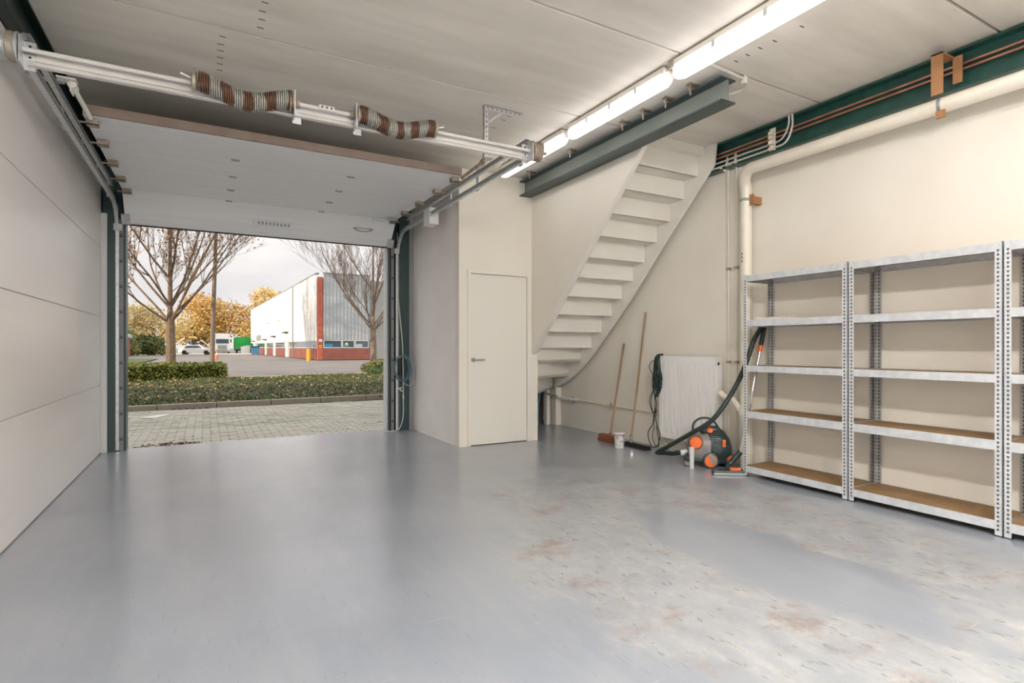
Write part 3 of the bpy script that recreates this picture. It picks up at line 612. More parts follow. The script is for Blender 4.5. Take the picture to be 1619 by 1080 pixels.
# ---------------------------------------------------------------- radiator
rd = thing('radiator', 'white ribbed panel radiator on the wall beside the vacuum cleaner', 'radiator', (4.5,4.2,.14))
ry0, ry1, rz0, rz1 = 3.835, 4.605, .145, 1.04
n = 23; prof = [(4.462,ry0)]; w = (ry1-ry0)/n
m = MB(); P = []
for k in range(n):
    y = ry0+k*w; P += [(y,4.452),(y+w*.62,4.452),(y+w*.72,4.462),(y+w*.9,4.462)]
P.append((ry1,4.452))
vs = []
for y, x in P:
    for z, xx in ((rz0,4.452),(rz0+.05,4.452),(rz0+.062,x),(rz1-.07,x),(rz1-.058,4.452),(rz1,4.452)): vs.append((xx,y,z))
k = len(P); m.add(vs, [(i*6+j, i*6+j+1, (i+1)*6+j+1, (i+1)*6+j) for i in range(k-1) for j in range(5)])
m.build('front_panel', 'radiator', rd)
m = MB(); m.box((4.453,ry0-.004,rz0-.004),(4.555,ry0,rz1)); m.box((4.453,ry1,rz0-.004),(4.555,ry1+.004,rz1)); m.build('side_cover', 'radiator', rd)
m = MB(); m.box((4.53,ry0,rz0),(4.538,ry1,rz1-.01)); m.build('rear_panel', 'radiator', rd)
m = MB()
m.box((4.452,ry0-.004,rz1),(4.46,ry1+.004,rz1+.008)); m.box((4.548,ry0-.004,rz1),(4.556,ry1+.004,rz1+.008))
k = ry0
while k < ry1: m.box((4.46,k,rz1),(4.548,k+.01,rz1+.005)); k += .026
m.build('top_grille', 'radiator', rd)
MB().lathe([(.016,0),(.016,.003)], (4.50,ry0-.004,rz1-.06), (0,-1,0), 14).build('vent_hole', 'black', rd)
MB().tube([(4.50,ry0-.003,rz1-.06),(4.50,ry0-.014,rz1-.06)], .007, 8).build('bleed_valve', 'chrome', rd)
MB().box((4.555,3.95,.3),(4.589,3.98,.95)).box((4.555,4.45,.3),(4.589,4.48,.95)).build('wall_bracket', 'radiator', rd)
MB().tube(bez([(4.50,4.62,.22),(4.50,4.64,.20),(4.52,4.65,.10),(4.56,4.60,.05)],4), .009, 8).build('feed_pipe', 'pvc_cream', rd, smooth=True)
pipe('flex_hose', [(4.50,4.63,.20),(4.49,4.55,.07),(4.47,4.45,.02),(4.42,4.28,.012),(4.38,4.15,.012)], .005, 'cable_white', 'thin pale hose lying on the floor under the radiator', 'hose')

# ---------------------------------------------------------------- cable bundle on the radiator corner
cbd = thing('cable_bundle', 'dark green and black extension cables hung over the radiator corner', 'cable', (4.44,4.57,.2))
rnd = random.Random(5)
for k in range(9):
    w0 = .03+.05*rnd.random(); L = .30+.14*rnd.random(); yo = 4.60+.03*rnd.random()-.01; xo = 4.435-.035*rnd.random()
    pts = [(4.47,4.565+.01*rnd.random(),1.062+.01*rnd.random()),(xo,yo-.01,1.045),(xo,yo-w0*.4,1.0-.3*L),(xo,yo-w0,1.02-.7*L),(xo,yo,1.02-L),(xo,yo+w0*.8,1.02-.72*L),(xo,yo+w0*.5,1.02-.35*L),(xo+.01,yo+.01,1.04),(4.475,4.57,1.060)]
    MB().tube(bez(pts,6), .0058, 6).build('cable_loop', 'cable_green' if k%3 else 'cable_black', cbd, smooth=True)
MB().tube(bez([(4.42,4.63,.80),(4.42,4.70,.86),(4.42,4.735,.93),(4.42,4.69,.99),(4.42,4.64,.98)],6), .004, 6).build('cable_loop', 'cable_black', cbd, smooth=True)
for z, r in ((.79,.032),(.74,.028)): MB().lathe([(r*.8,0),(r,.01),(r,.03),(r*.8,.04)], (4.42,4.60,z), (0,.2,1), 10).build('cable_wrap', 'cable_green', cbd, smooth=True)
MB().box((4.40,4.625,.77),(4.43,4.66,.82)).build('plug', 'black', cbd, bevel=.006)
for q in (0,.012):
    MB().tube(bez([(4.42,4.62,.76),(4.42,4.66+q,.66),(4.42,4.705+q*2,.55),(4.42,4.69+q,.45),(4.42,4.66,.40),(4.42,4.64-q*2,.50),(4.42,4.65,.62)],6), .0045, 6).build('cable_loop', 'cable_black', cbd, smooth=True)
MB().tube(bez([(4.42,4.655,.42),(4.42,4.68,.28),(4.43,4.765,.16),(4.42,4.71,.03),(4.42,4.68,.012),(4.42,4.60,.05),(4.43,4.575,.17),(4.43,4.61,.25),(4.42,4.655,.40)],7), .0055, 6).build('cable_loop', 'cable_black', cbd, smooth=True)
MB().tube(bez([(4.42,4.655,.42),(4.42,4.66,.25),(4.42,4.68,.12),(4.42,4.62,.03),(4.42,4.58,.08),(4.43,4.63,.26)],7), .0045, 6).build('cable_loop', 'cable_black', cbd, smooth=True)

# ---------------------------------------------------------------- brooms and can
def bristle_head(parent, c, d, L, w, h, mt_block, mt_br):
    d = Vector(d).normalized(); sd = Vector((-d.y,d.x,0)); c = Vector(c)
    MB().obox(c+Vector((0,0,h*.78)), d*L/2, sd*w*.42, Vector((0,0,h*.22))).build('block', mt_block, parent, bevel=.004)
    m = MB()
    for i in range(26):
        for j in range(5):
            p = c+d*(L*(i/25-.5)*.98)+sd*(w*(j/4-.5)*.8); q = p+sd*(w*(j/4-.5)*.35); 
            m.bar((q.x,q.y,.004),(p.x,p.y,c.z+h*.6), .009, .007, (0,1,0))
    stuff(m.build('bristles', mt_br, parent))
b1 = thing('broom', 'shorter broom with a red brown brush head leaning on the wall', 'broom', (4.28,5.28,0))
bristle_head(b1, (4.27,5.27,0), (.03,-1,0), .30, .085, .085, 'brush_red', 'brush_red')
MB().tube([(4.275,5.25,.07),(4.572,5.345,1.19)], [.0125,.0125], 10).build('handle', 'wood_handle', b1, smooth=True)
MB().tube([(4.272,5.249,.06),(4.285,5.253,.11)], .018, 10).build('socket', 'brush_red', b1, smooth=True)
b2 = thing('broom', 'taller broom with a flat black head leaning on the wall by the cables', 'broom', (4.30,4.82,0))
bristle_head(b2, (4.29,4.79,0), (-.03,-1,0), .38, .07, .05, 'black', 'rubber')
MB().tube([(4.30,4.90,.10),(4.568,4.95,1.56)], [.0135,.0125], 10).build('handle', 'wood_handle', b2, smooth=True)
MB().tube([(4.292,4.895,.035),(4.302,4.90,.13)], .016, 10).build('socket', 'chrome', b2, smooth=True)
pc = thing('paint_can', 'white paint can with drips and a red brown lid between the brooms', 'can', (4.14,4.92,0))
MB().lathe([(.054,0),(.056,.004),(.056,.135),(.058,.14)], (4.14,4.92,0), (0,0,1), 24).build('body', 'paint_can', pc, smooth=True)
MB().lathe([(.058,.14),(.060,.143),(.060,.165),(.054,.168),(.050,.160)], (4.14,4.92,0), (0,0,1), 24).build('lid', 'can_lid', pc, smooth=True)
MB().lathe([(.0575,.155),(.0625,.157),(.0625,.169),(.0575,.170)], (4.14,4.92,0), (0,0,1), 24).build('rim', 'cladding_white', pc, smooth=True)

# ---------------------------------------------------------------- vacuum cleaner
vc = thing('vacuum_cleaner', 'dark and grey canister vacuum cleaner with orange caps and wheels', 'vacuum cleaner', (4.25,3.78,0))
VM = Matrix.Translation((4.25,3.78,0)) @ Matrix.Rotation(R_(-40),4,'Z') @ Matrix.Scale(1.0,4)
def vb(m, name, mt, smooth=True, parent=vc, bevel=0): return m.xform(VM).build(name, mt, parent, smooth=smooth, bevel=bevel)
def loft(secs, n=20):                              # secs: (x, yc, zc, ry, rz, squareness)
    m = MB(); vs = []
    for x, yc, zc, ry, rz, p in secs:
        for k in range(n):
            a_ = 2*math.pi*k/n; c_, s_ = math.cos(a_), math.sin(a_)
            vs.append((x, yc+ry*abs(c_)**p*(1 if c_ >= 0 else -1), zc+rz*abs(s_)**p*(1 if s_ >= 0 else -1)))
    k = len(secs); return m.add(vs, [(i*n+j, i*n+(j+1)%n, (i+1)*n+(j+1)%n, (i+1)*n+j) for i in range(k-1) for j in range(n)]+[tuple(range(n))[::-1], tuple((k-1)*n+j for j in range(n))])
vb(loft([(.0,0,.19,.10,.12,.6),(.03,0,.20,.135,.155,.7),(.10,0,.20,.15,.17,.7),(.17,0,.185,.145,.155,.75),(.215,0,.16,.12,.12,.8),(.235,0,.15,.07,.07,1)]), 'rear_body', 'vac_dark')
vb(loft([(-.17,0,.16,.06,.06,1),(-.155,0,.165,.11,.10,.8),(-.12,0,.175,.125,.12,.7),(-.02,0,.185,.135,.13,.7),(.035,0,.195,.137,.14,.7)]), 'dust_bin', 'vac_grey')
vb(loft([(-.20,0,.08,.08,.03,.7),(-.18,0,.08,.115,.045,.6),(.05,0,.075,.13,.05,.6),(.18,0,.08,.12,.055,.6),(.22,0,.09,.08,.04,.8)]), 'base', 'vac_dark')
vb(loft([(-.05,0,.335,.03,.02,1),(-.02,0,.335,.07,.035,.8),(.06,0,.355,.085,.035,.7),(.13,0,.34,.07,.035,.8),(.16,0,.32,.03,.02,1)]), 'top_cover', 'vac_dark')
vb(MB().tube(bez([(-.12,-.02,.30),(-.11,-.02,.40),(-.05,-.02,.455),(.04,-.02,.455),(.10,-.02,.40),(.13,-.02,.33)],7), .011, 10), 'carry_handle', 'vac_dark')
vb(MB().lathe([(.056,0),(.060,.01),(.050,.022),(.0,.026)], (-.10,-.118,.235), (-.25,-1,.1), 22), 'round_cap', 'orange')
vb(MB().lathe([(.064,-.02),(.066,.0),(.062,.008)], (-.10,-.118,.235), (-.25,-1,.1), 22), 'cap_ring', 'vac_dark')
for x, y, rr, s in ((.03,-.150,.072,-1),(.17,.130,.055,1)):
    w_ = vb(MB().lathe([(rr*.8,-.018),(rr,-.012),(rr,.012),(rr*.8,.018)], (x,y,rr), (0,s,0), 26), 'wheel', 'vac_dark')
    hh = MB().lathe([(rr*.78,.0),(rr*.78,.022),(rr*.2,.028),(0,.029)], (x,y,rr), (0,s,0), 26).xform(VM).build('hub', 'orange', w_, smooth=True)
    if s < 0:
        pt = [(x+rr*.70*math.cos(R_(a_)), y-.0295, rr+rr*.70*math.sin(R_(a_))) for a_ in range(-60,121,12)]
        MB().prism(pt, (0,.004,0)).xform(VM).build('hub_plate', 'vac_grey', w_)
w_ = vb(MB().lathe([(.05,-.014),(.06,-.008),(.06,.008),(.05,.014)], (.215,-.10,.075), (.5,-1,0), 22), 'wheel', 'vac_dark')
MB().lathe([(.046,0),(.046,.016),(.01,.020)], (.215,-.10,.075), (.5,-1,0), 22).xform(VM).build('hub', 'orange', w_, smooth=True)
vb(MB().lathe([(.026,-.01),(.03,0),(.026,.01)], (-.17,-.08,.03), (0,1,0), 16), 'castor', 'grey_brush')
vb(MB().box((.135,-.158,.205),(.165,-.140,.275)), 'latch', 'orange', False, bevel=.004)
vb(MB().lathe([(.026,0),(.026,.014),(.015,.02)], (.035,-.075,.345), (-.1,-1,.5), 14), 'switch', 'orange')
vb(MB().lathe([(.02,0),(.018,.018)], (.03,-.02,.385), (0,-.3,1), 14), 'power_button', 'orange')
vb(MB().ball((.12,-.05,.335), .04, 12, (1,.8,.7)), 'lid_catch', 'vac_dark')
for k in range(5): vb(MB().box((.06+.0,-.158+.004*k,.235+.018*k),(.20-.012*k,-.13,.240+.018*k)), 'vent_rib', 'black', False)
vb(MB().tube([(-.15,-.02,.13),(-.23,-.03,.115)], .026, 14), 'hose_port', 'cladding_white')
# hose: leaves the port, loops on the floor, climbs to the wand handle
hs = [(4.085,3.92,.118),(4.08,3.98,.10),(4.10,4.08,.075),(4.13,4.20,.06),(4.12,4.26,.05),(4.05,4.22,.07),(4.03,4.10,.13),(4.03,3.94,.22),(4.05,3.76,.33),(4.12,3.58,.47),(4.24,3.49,.68),(4.36,3.43,.93),(4.45,3.39,1.20),(4.48,3.35,1.30),(4.505,3.335,1.35)]
H = bez(hs,14); rr = [.0205+(.0022 if i%2 else -.0005) for i in range(len(H))]
MB().tube(H, rr, 12).build('hose', 'vac_hose', vc, smooth=True)
wa = Vector((4.28,3.405,.14)); wbv = Vector((4.535,3.335,1.345))
wd_ = MB().tube([wa+(wbv-wa)*.03, wa+(wbv-wa)*.80], .0155, 14).build('wand', 'chrome', vc, smooth=True)
MB().tube([wa+(wbv-wa)*.80, wa+(wbv-wa)*.86], .020, 12).build('collar', 'orange', wd_, smooth=True)
MB().tube(bez([wa+(wbv-wa)*.85, wa+(wbv-wa)*.95, wbv, wbv+Vector((-.03,0,.02))],5), .021, 12).build('grip', 'vac_dark', wd_, smooth=True)
MB().tube([wa+(wbv-wa)*.04+Vector((-.02,-.012,0)), wa+(wbv-wa)*.5+Vector((-.02,-.012,0))], .006, 8).build('slider_rod', 'chrome', wd_, smooth=True)
nz_ = MB(); dN = Vector((.82,-.57,0)).normalized(); pN = Vector((.57,.82,0)); nc = Vector((4.12,3.40,0))
nz_.obox(nc+Vector((0,0,.022)), dN*.14, pN*.045, Vector((0,0,.018))); nzo = nz_.build('floor_nozzle', 'vac_dark', vc, bevel=.008)
MB().obox(nc-pN*.045+Vector((0,0,.014)), dN*.138, pN*.008, Vector((0,0,.010))).build('nozzle_lip', 'grey_brush', nzo)
MB().tube(bez([nc+pN*.02+Vector((0,0,.04)), nc+pN*.08+Vector((.05,0,.07)), wa+(wbv-wa)*.04],5), .024, 12).build('nozzle_joint', 'vac_dark', vc, smooth=True)
MB().obox(nc+dN*.06+Vector((0,0,.048)), dN*.045, pN*.018, Vector((0,0,.012))).build('pedal', 'orange', nzo, bevel=.004)
cu = MB(); cu.lathe([(.021,0),(.025,.19),(.027,.20),(.0235,.20),(.0195,.004),(0,.004)], (4.02,3.735,0), (0,0,1), 18)
tag(cu.build('plastic_tube', 'clear', smooth=True), 'translucent white plastic cup standing before the vacuum cleaner', 'cup')

# ---------------------------------------------------------------- shelving
def rack(y1, y0, label):
    t = thing('shelving_unit', label, 'shelving', (4.385,(y0+y1)/2,0), 'galvanised shelving along the cream wall')
    Z = [(.040,.095),(.522,.582),(.932,.985),(1.330,1.385),(1.730,1.783)]; XF, XB = 4.20, 4.575
    for x, sx in ((XF,1),(XB,-1)):
        for y, sy in ((y1,-1),(y0,1)):
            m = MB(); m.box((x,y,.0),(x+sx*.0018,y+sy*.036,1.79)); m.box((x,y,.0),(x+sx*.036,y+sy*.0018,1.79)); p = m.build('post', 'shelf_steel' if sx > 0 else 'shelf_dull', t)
            s = MB(); z = .04; i = 0
            e = (-.0006 if sx > 0 else .0006)
            while z < 1.76:
                kk = i%3; up = -1 if kk == 0 else 1; yc = y+sy*.020; h = .0095
                for xx in ((x+e,) if sx > 0 else (x+e, x-sx*(-.0024))):
                    s.add([(xx,yc-.0085,z+up*h*.6),(xx,yc+.0085,z+up*h*.6),(xx,yc+.003,z-up*h),(xx,yc-.003,z-up*h)], [(0,1,2,3)])
                xc = x+sx*.020; yy = y-sy*.0006; yi = y+sy*.0024
                for y_ in (yy, yi): s.add([(xc-.0085,y_,z+up*h*.6),(xc+.0085,y_,z+up*h*.6),(xc+.003,y_,z-up*h),(xc-.003,y_,z-up*h)], [(0,1,2,3)])
                z += .0265; i += 1
            stuff(s.build('slots', 'slot', p))
            MB().box((x,y,.0),(x+sx*.038,y+sy*.038,.006)).build('foot', 'black', p)
    for k, (a_, b_) in enumerate(Z):
        yi0, yi1 = y0+.034, y1-.034
        for x, sx in ((XF,1),(XB,-1)):
            m = MB(); m.box((x-sx*.0015,yi0,a_),(x+sx*.0015,yi1,b_)); m.box((x,yi0,a_),(x+sx*.016,yi1,a_+.002)); m.box((x,yi0,b_-.012),(x+sx*.022,yi1,b_-.010)); m.build('long_beam', 'shelf_steel', t)
        for y, sy in ((y0,1),(y1,-1)):
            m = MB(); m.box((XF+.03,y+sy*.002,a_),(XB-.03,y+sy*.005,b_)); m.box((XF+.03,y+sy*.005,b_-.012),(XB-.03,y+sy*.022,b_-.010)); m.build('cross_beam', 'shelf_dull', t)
        MB().box((XF+.003,y0+.006,b_-.010),(XB-.003,y1-.006,b_-.003)).build('shelf_board', 'mdf', t)
    return t
rack(3.305,2.392,'grey steel shelving unit beside the vacuum wand, holding a folded cloth')
rack(2.380,1.472,'empty grey steel shelving unit, middle one of the three')
rack(1.464,.556,'grey steel shelving unit cut off by the picture edge')
cloth = MB(); nx, ny = 14, 8; vs = []
rc = random.Random(3)
for i in range(nx+1):
    for j in range(ny+1):
        y = 3.24-.40*i/nx; x = 4.25+.20*j/ny; z = 1.386+.016+.006*math.sin(i*1.1)+.007*math.sin(j*.9+i*.5)+.004*rc.random()
        if i > nx-3: z = 1.386+.012*(nx-i)/3+.003
        vs.append((x,y,z))
cloth.add(vs, [(i*(ny+1)+j, i*(ny+1)+j+1, (i+1)*(ny+1)+j+1, (i+1)*(ny+1)+j) for i in range(nx) for j in range(ny)])
b0 = [(v[0],v[1],1.3855) for v in vs]; cloth.add(b0, [(i*(ny+1)+j, (i+1)*(ny+1)+j, (i+1)*(ny+1)+j+1, i*(ny+1)+j+1) for i in range(nx) for j in range(ny)])
B = (nx+1)*(ny+1)
edge = [(i,0) for i in range(nx+1)]+[(nx,j) for j in range(1,ny+1)]+[(i,ny) for i in range(nx-1,-1,-1)]+[(0,j) for j in range(ny-1,-1,-1)]
for (i,j),(p,q) in zip(edge, edge[1:]): cloth.f.append((i*(ny+1)+j, p*(ny+1)+q, B+p*(ny+1)+q, B+i*(ny+1)+j))
tag(cloth.build('folded_cloth', 'cloth', smooth=True), 'folded cream cloth lying on the second shelf from the top', 'cloth')

# ---------------------------------------------------------------- OUTSIDE
GZ = -.045
struct(MB().box((-90,7.57,GZ-.3),(90,23.2,GZ-.035)).build('ground_1', 'joint'), 'sandy ground under the paving outside', 'ground')
struct(MB().box((-150,22.9,GZ-.4),(200,400,GZ-.002)).build('ground_2', 'asphalt', origin=(0,0,0)), 'grey asphalt yard between verge and warehouse', 'ground')
struct(MB().box((-90,-90,GZ-.3),(90,YB-.15,GZ)).build('ground_5', 'asphalt'), 'asphalt yard behind the hall', 'ground')
pv_ = struct(MB().box((-90,7.62,GZ-.04),(90,12.2,GZ-.03)).build('paving', 'joint'), 'grey green clinker paving outside the garage door', 'paving')
rp = random.Random(11); BL, BW = .21, .105; far = MB(); nb = 0; meshes = []
for k in range(5):
    mb_ = MB(); h = .06; g = .004; mb_.add([(g,g,0),(BL-g,g,0),(BL-g,BW-g,0),(g,BW-g,0),(g,g,h-.004),(BL-g,g,h-.004),(BL-g,BW-g,h-.004),(g,BW-g,h-.004),(g+.006,g+.006,h),(BL-g-.006,g+.006,h),(BL-g-.006,BW-g-.006,h),(g+.006,BW-g-.006,h)],
      [(0,1,5,4),(1,2,6,5),(2,3,7,6),(3,0,4,7),(4,5,9,8),(5,6,10,9),(6,7,11,10),(7,4,8,11),(8,9,10,11)])
    me = bpy.data.meshes.new('brick'); me.from_pydata(mb_.v, [], mb_.f); me.materials.append(M['paver' if k < 3 else 'paver_b']); meshes.append(me)
row = 0; y = 7.64; P0 = wl(pv_)
while y < 12.25:
    off = (row%2)*BL/2; x = -3.4+off
    x_hi = 2.4+(y-7.6)*.42; x_lo = -1.0-(y-7.6)*.20
    while x < 5.6:
        dz = rp.uniform(-.004,.004)
        if nb < 300 and x_lo < x < x_hi:
            o = bpy.data.objects.new('brick', meshes[rp.randrange(5)]); COL.objects.link(o); o.parent = pv_; o.location = Vector((x,y,GZ-.06+dz))-P0; nb += 1
        else:
            z1 = GZ+dz; g = .004; far.add([(x+g,y+g,z1-.03),(x+BL-g,y+g,z1-.03),(x+BL-g,y+BW-g,z1-.03),(x+g,y+BW-g,z1-.03),(x+g,y+g,z1),(x+BL-g,y+g,z1),(x+BL-g,y+BW-g,z1),(x+g,y+BW-g,z1)], [(0,1,5,4),(1,2,6,5),(2,3,7,6),(3,0,4,7),(4,5,6,7)])
        x += BL
    y += BW; row += 1
stuff(far.build('far_bricks', 'paver', pv_))
# kerb, following the verge at a slight angle
def ky(x): return 12.36+.055*(x+1)
kb = thing('kerb', 'brown grey kerb of long stones along the grass verge', 'kerb', (1,12.4,GZ))
for i in range(-9, 14):
    xa, xb = i*1.0+.2, i*1.0+1.19
    MB().prism([(xa,ky(xa),GZ-.03),(xb,ky(xb),GZ-.03),(xb,ky(xb)+.12,GZ-.03),(xa,ky(xa)+.12,GZ-.03)], (0,0,.125)).build('kerb_stone', 'kerbstone', kb, bevel=.012)
gt = thing('drain_grate', 'small dark slotted drain grate at the foot of the kerb', 'grate', (-.3,12.28,GZ))
m = MB()
for k in range(6): m.box((-.56+k*.11,12.22,GZ+.004),(-.50+k*.11,12.33,GZ+.012))
m.build('bars', 'black', gt)
tag(MB().prism([(-.98,11.0,GZ+.005),(-.72,11.0,GZ+.005),(-.52,11.42,GZ+.005),(-.74,11.42,GZ+.005)], (0,0,.003)).build('paint_mark', 'road_white'), 'white paint mark on the paving before the kerb', 'marking')
# debris by threshold
rd_ = random.Random(2)
def leaves(name, label, n, fx, size, mt, cat='leaves', parent=None, tilt=.6):
    m = MB()
    for _ in range(n):
        x, y, z = fx(); a_ = rd_.uniform(0,6.28); s_ = size*rd_.uniform(.6,1.3); u = Vector((math.cos(a_),math.sin(a_),rd_.uniform(-tilt,tilt))).normalized(); v = u.cross(Vector((rd_.uniform(-tilt,tilt),rd_.uniform(-tilt,tilt),1))).normalized()
        c = Vector((x,y,z)); m.add([c-u*s_*.5, c+v*s_*.3, c+u*s_*.5, c-v*s_*.3+Vector((0,0,s_*.1))], [(0,1,2,3)])
    o = stuff(m.build(name, mt, parent))
    if label: tag(o, label, cat)
    return o
def pile():
    t = rd_.random(); x = -.78+.80*t; s_ = math.sin(math.pi*min(1,max(.05,t)))**.5
    return (x, 7.66+rd_.gauss(0,.035), GZ+.004+rd_.random()*.055*s_)
leaves('dead_leaves', 'small heap of brown dead leaves at the door threshold', 420, pile, .045, 'leaf_brown', 'leaves')
leaves('scattered_leaves', 'few small leaves scattered over the paving', 70, lambda: (rd_.uniform(-1.5,4.5),rd_.uniform(7.8,12.1),GZ+.008), .05, 'leaf_brown', 'leaves', tilt=.15)
# verge
def vz(x, y):
    t = (y-12.5)/10.4; return GZ+.05+.16*math.sin(math.pi*min(1,max(0,t)))+.03*math.sin(x*1.3+y*.7)*min(1,max(0,t*3))
vg = MB(); NX, NY = 60, 20; vs = []
for i in range(NX+1):
    for j in range(NY+1):
        x = -14+30*i/NX; y = ky(x)+.12+(23.0-ky(x)-.12)*j/NY; vs.append((x,y,vz(x,y)))
vg.add(vs, [(i*(NY+1)+j, (i+1)*(NY+1)+j, (i+1)*(NY+1)+j+1, i*(NY+1)+j+1) for i in range(NX) for j in range(NY)])
verge = struct(vg.build('ground_3', 'soil', smooth=True, origin=(0,0,0)), 'grass verge of dark ground cover beyond the kerb', 'ground')
def inv(): y = rd_.uniform(12.6,22.8); x = rd_.uniform(-3.2,4+.38*(y-12.5)); return x, y
gm = MB()
for _ in range(13000):
    x, y = inv(); z = vz(x,y); h = rd_.uniform(.02,.06)*(1.5 if y < 13.4 else 1); a_ = rd_.uniform(0,6.28); w_ = rd_.uniform(.012,.03); dx, dy = math.cos(a_)*w_, math.sin(a_)*w_
    gm.add([(x-dx,y-dy,z-.01),(x+dx,y+dy,z-.01),(x+rd_.gauss(0,.03),y+rd_.gauss(0,.03),z+h)], [(0,1,2)])
tag(stuff(gm.build('grass', 'grass')), 'short green grass and ground cover on the verge', 'grass')
leaves('fallen_leaves', 'yellow fallen leaves strewn over the verge', 1300, lambda: (lambda q: (q[0],q[1],vz(*q)+.04+.02*rd_.random()))(inv()), .075, 'leaf_fallen', 'leaves', tilt=.3)
# hedge
hg = thing('hedge', 'low clipped green hedge with yellow tips in front of the bare tree', 'hedge', (-2,20.8,0))
MB().box((-9,20.1,0),(.45,22.0,.50)).build('core', 'hedge_dark', hg)
m = MB()
for _ in range(15000):
    f_ = rd_.random()
    if f_ < .5: x, y, z = rd_.uniform(-6,.52), 20.05+rd_.gauss(0,.05), rd_.uniform(.03,.58)
    elif f_ < .85: x, y, z = rd_.uniform(-6,.52), rd_.uniform(20,22), .56+rd_.gauss(0,.035)
    else: x, y, z = .50+rd_.gauss(0,.05), rd_.uniform(20,22), rd_.uniform(.03,.58)
    u = Vector((rd_.gauss(0,1),rd_.gauss(0,1),rd_.gauss(0,1))).normalized(); v = u.orthogonal().normalized(); s_ = .045
    c = Vector((x,y,z)); m.add([c-u*s_, c+v*s_*.6, c+u*s_, c-v*s_*.6], [(0,1,2,3)])
stuff(m.build('foliage', 'hedge', hg))
def bush(c, r, h, n, mt, label, s_=.05):
    t = thing('shrub', label, 'shrub', c)
    MB().ball((c[0],c[1],c[2]+h*.4), 1, 10, (r*.7,r*.7,h*.45)).build('core', 'hedge_dark', t)
    m = MB()
    for _ in range(n):
        d = Vector((rd_.gauss(0,1),rd_.gauss(0,1),rd_.gauss(0,1))).normalized(); q = rd_.uniform(.75,1.05)
        p = Vector((c[0]+d.x*r*q, c[1]+d.y*r*q, c[2]+max(.02,h*.45+d.z*h*.55*q))); u = Vector((rd_.gauss(0,1),rd_.gauss(0,1),rd_.gauss(0,1))).normalized(); v = u.orthogonal().normalized()
        m.add([p-u*s_, p+v*s_*.6, p+u*s_, p-v*s_*.6], [(0,1,2,3)])
    stuff(m.build('foliage', mt, t)); return t
bush((6.6,22.8,0), 1.0, .62, 1500, 'hedge', 'low round shrub before the slim bare tree')
bush((8.1,22.6,0), .9, .60, 1200, 'hedge', 'second low shrub beside the door jamb, under the slim bare tree')
bush((5.9,20.0,.1), .8, .34, 900, 'grass', 'low green tuft of ground cover on the verge')

# trees
def tree(name, label, base, fork, r0, H, spread, seed, bark, leaf, nleaf, lean=0, nmain=9, leafsize=.1, leaf_lo=.25):
    rt = random.Random(seed); t = thing(name, label, 'tree', base); B = Vector(base)
    MB().tube(bez([B, B+Vector((.02,0,fork*.5)), B+Vector((0,.03,fork)), B+Vector((lean*.4,0,fork+(H-fork)*.35)), B+Vector((lean*.8,0,fork+(H-fork)*.7)), B+Vector((lean,0,H))],5),
              [r0*1.15*(1-.14*min(i,10)/10) if i <= 10 else max(.012, r0*.62*(1-(i-10)/16)) for i in range(26)], 10).build('trunk', bark, t, smooth=True)
    tips = []; br = MB()
    def grow(p, d, L, r, depth):
        pts = [p]; q = p.copy(); dd = d.copy(); n = 6
        for i in range(n):
            dd = (dd+Vector((rt.gauss(0,.07),rt.gauss(0,.07),.10))).normalized(); q = q+dd*(L/n); pts.append(q.copy())
        br.tube(pts, [max(.0045, r*(1-.8*i/n)) for i in range(n+1)], 4 if depth else 6, False)
        if depth < 3:
            for i in range(2, n+1):
                for _ in range(2 if depth < 2 else 1):
                    if rt.random() < .85:
                        a_ = rt.uniform(0,6.28); side = dd.orthogonal().normalized(); side.rotate(Matrix.Rotation(a_,3,dd))
                        nd = (dd*1.0+side*rt.uniform(.35,.8)).normalized()
                        grow(pts[i], nd, L*rt.uniform(.30,.55), max(.005, r*(1-.8*i/n)*.55), depth+1)
        if depth >= 1:
            tips.extend(pts[3:])
    for k in range(nmain):
        a_ = 2*math.pi*k/nmain*1.0+rt.uniform(-.3,.3); h0 = fork*.96+(H-fork)*.30*(k%3)/2*rt.random()
        el_ = rt.uniform(.45,1.7)
        d = Vector((math.cos(a_),math.sin(a_),el_)).normalized(); L = spread/max(.35,math.cos(math.atan(el_)))*rt.uniform(.8,1.05); L = min(L,(H-fork)*1.05)
        grow(B+Vector((lean*.15,0,h0)), d, L, r0*.30, 0)
    br.build('branches', bark, t, smooth=True)
    m = MB()
    for _ in range(nleaf):
        p = tips[rt.randrange(len(tips))]+Vector((rt.gauss(0,.07),rt.gauss(0,.07),rt.gauss(0,.07)))
        u = Vector((rt.gauss(0,1),rt.gauss(0,1),rt.gauss(0,1))).normalized(); v = u.orthogonal().normalized(); s_ = leafsize*rt.uniform(.5,1)
        m.add([p-u*s_*.6, p+v*s_*.4, p+u*s_*.6, p-v*s_*.4], [(0,1,2,3)])
    if nleaf: stuff(m.build('leaves', leaf, t))
    return t
# (positions on the ground beyond the hedge)
tree('bare_tree', 'bare street tree with a few rust leaves behind the hedge', (-1.14,23.9,0), 2.1, .15, 8.6, 3.7, 21, 'bark', 'leaf_rust', 4600, nmain=15, leafsize=.115)
tree('slim_tree', 'leafless slim tree in front of the grey warehouse front', (7.17,26.9,0), 2.0, .14, 8.8, 3.1, 4, 'bark_grey', 'leaf_rust', 110, nmain=13, leafsize=.08)
tree('shade_tree', 'tall bare tree standing to the west of the warehouse', (-9.5,47,0), 3, .25, 14, 5.0, 8, 'bark', 'leaf_gold', 5000, nmain=14, leafsize=.22)
tag(MB().tube([(.22,25.6,0),(.27,25.6,2.2),(.45,25.6,8.5)], [.10,.085,.05], 10).build('pole', 'bark_grey', smooth=True), 'slender leaning bare pole behind the hedge end', 'pole')

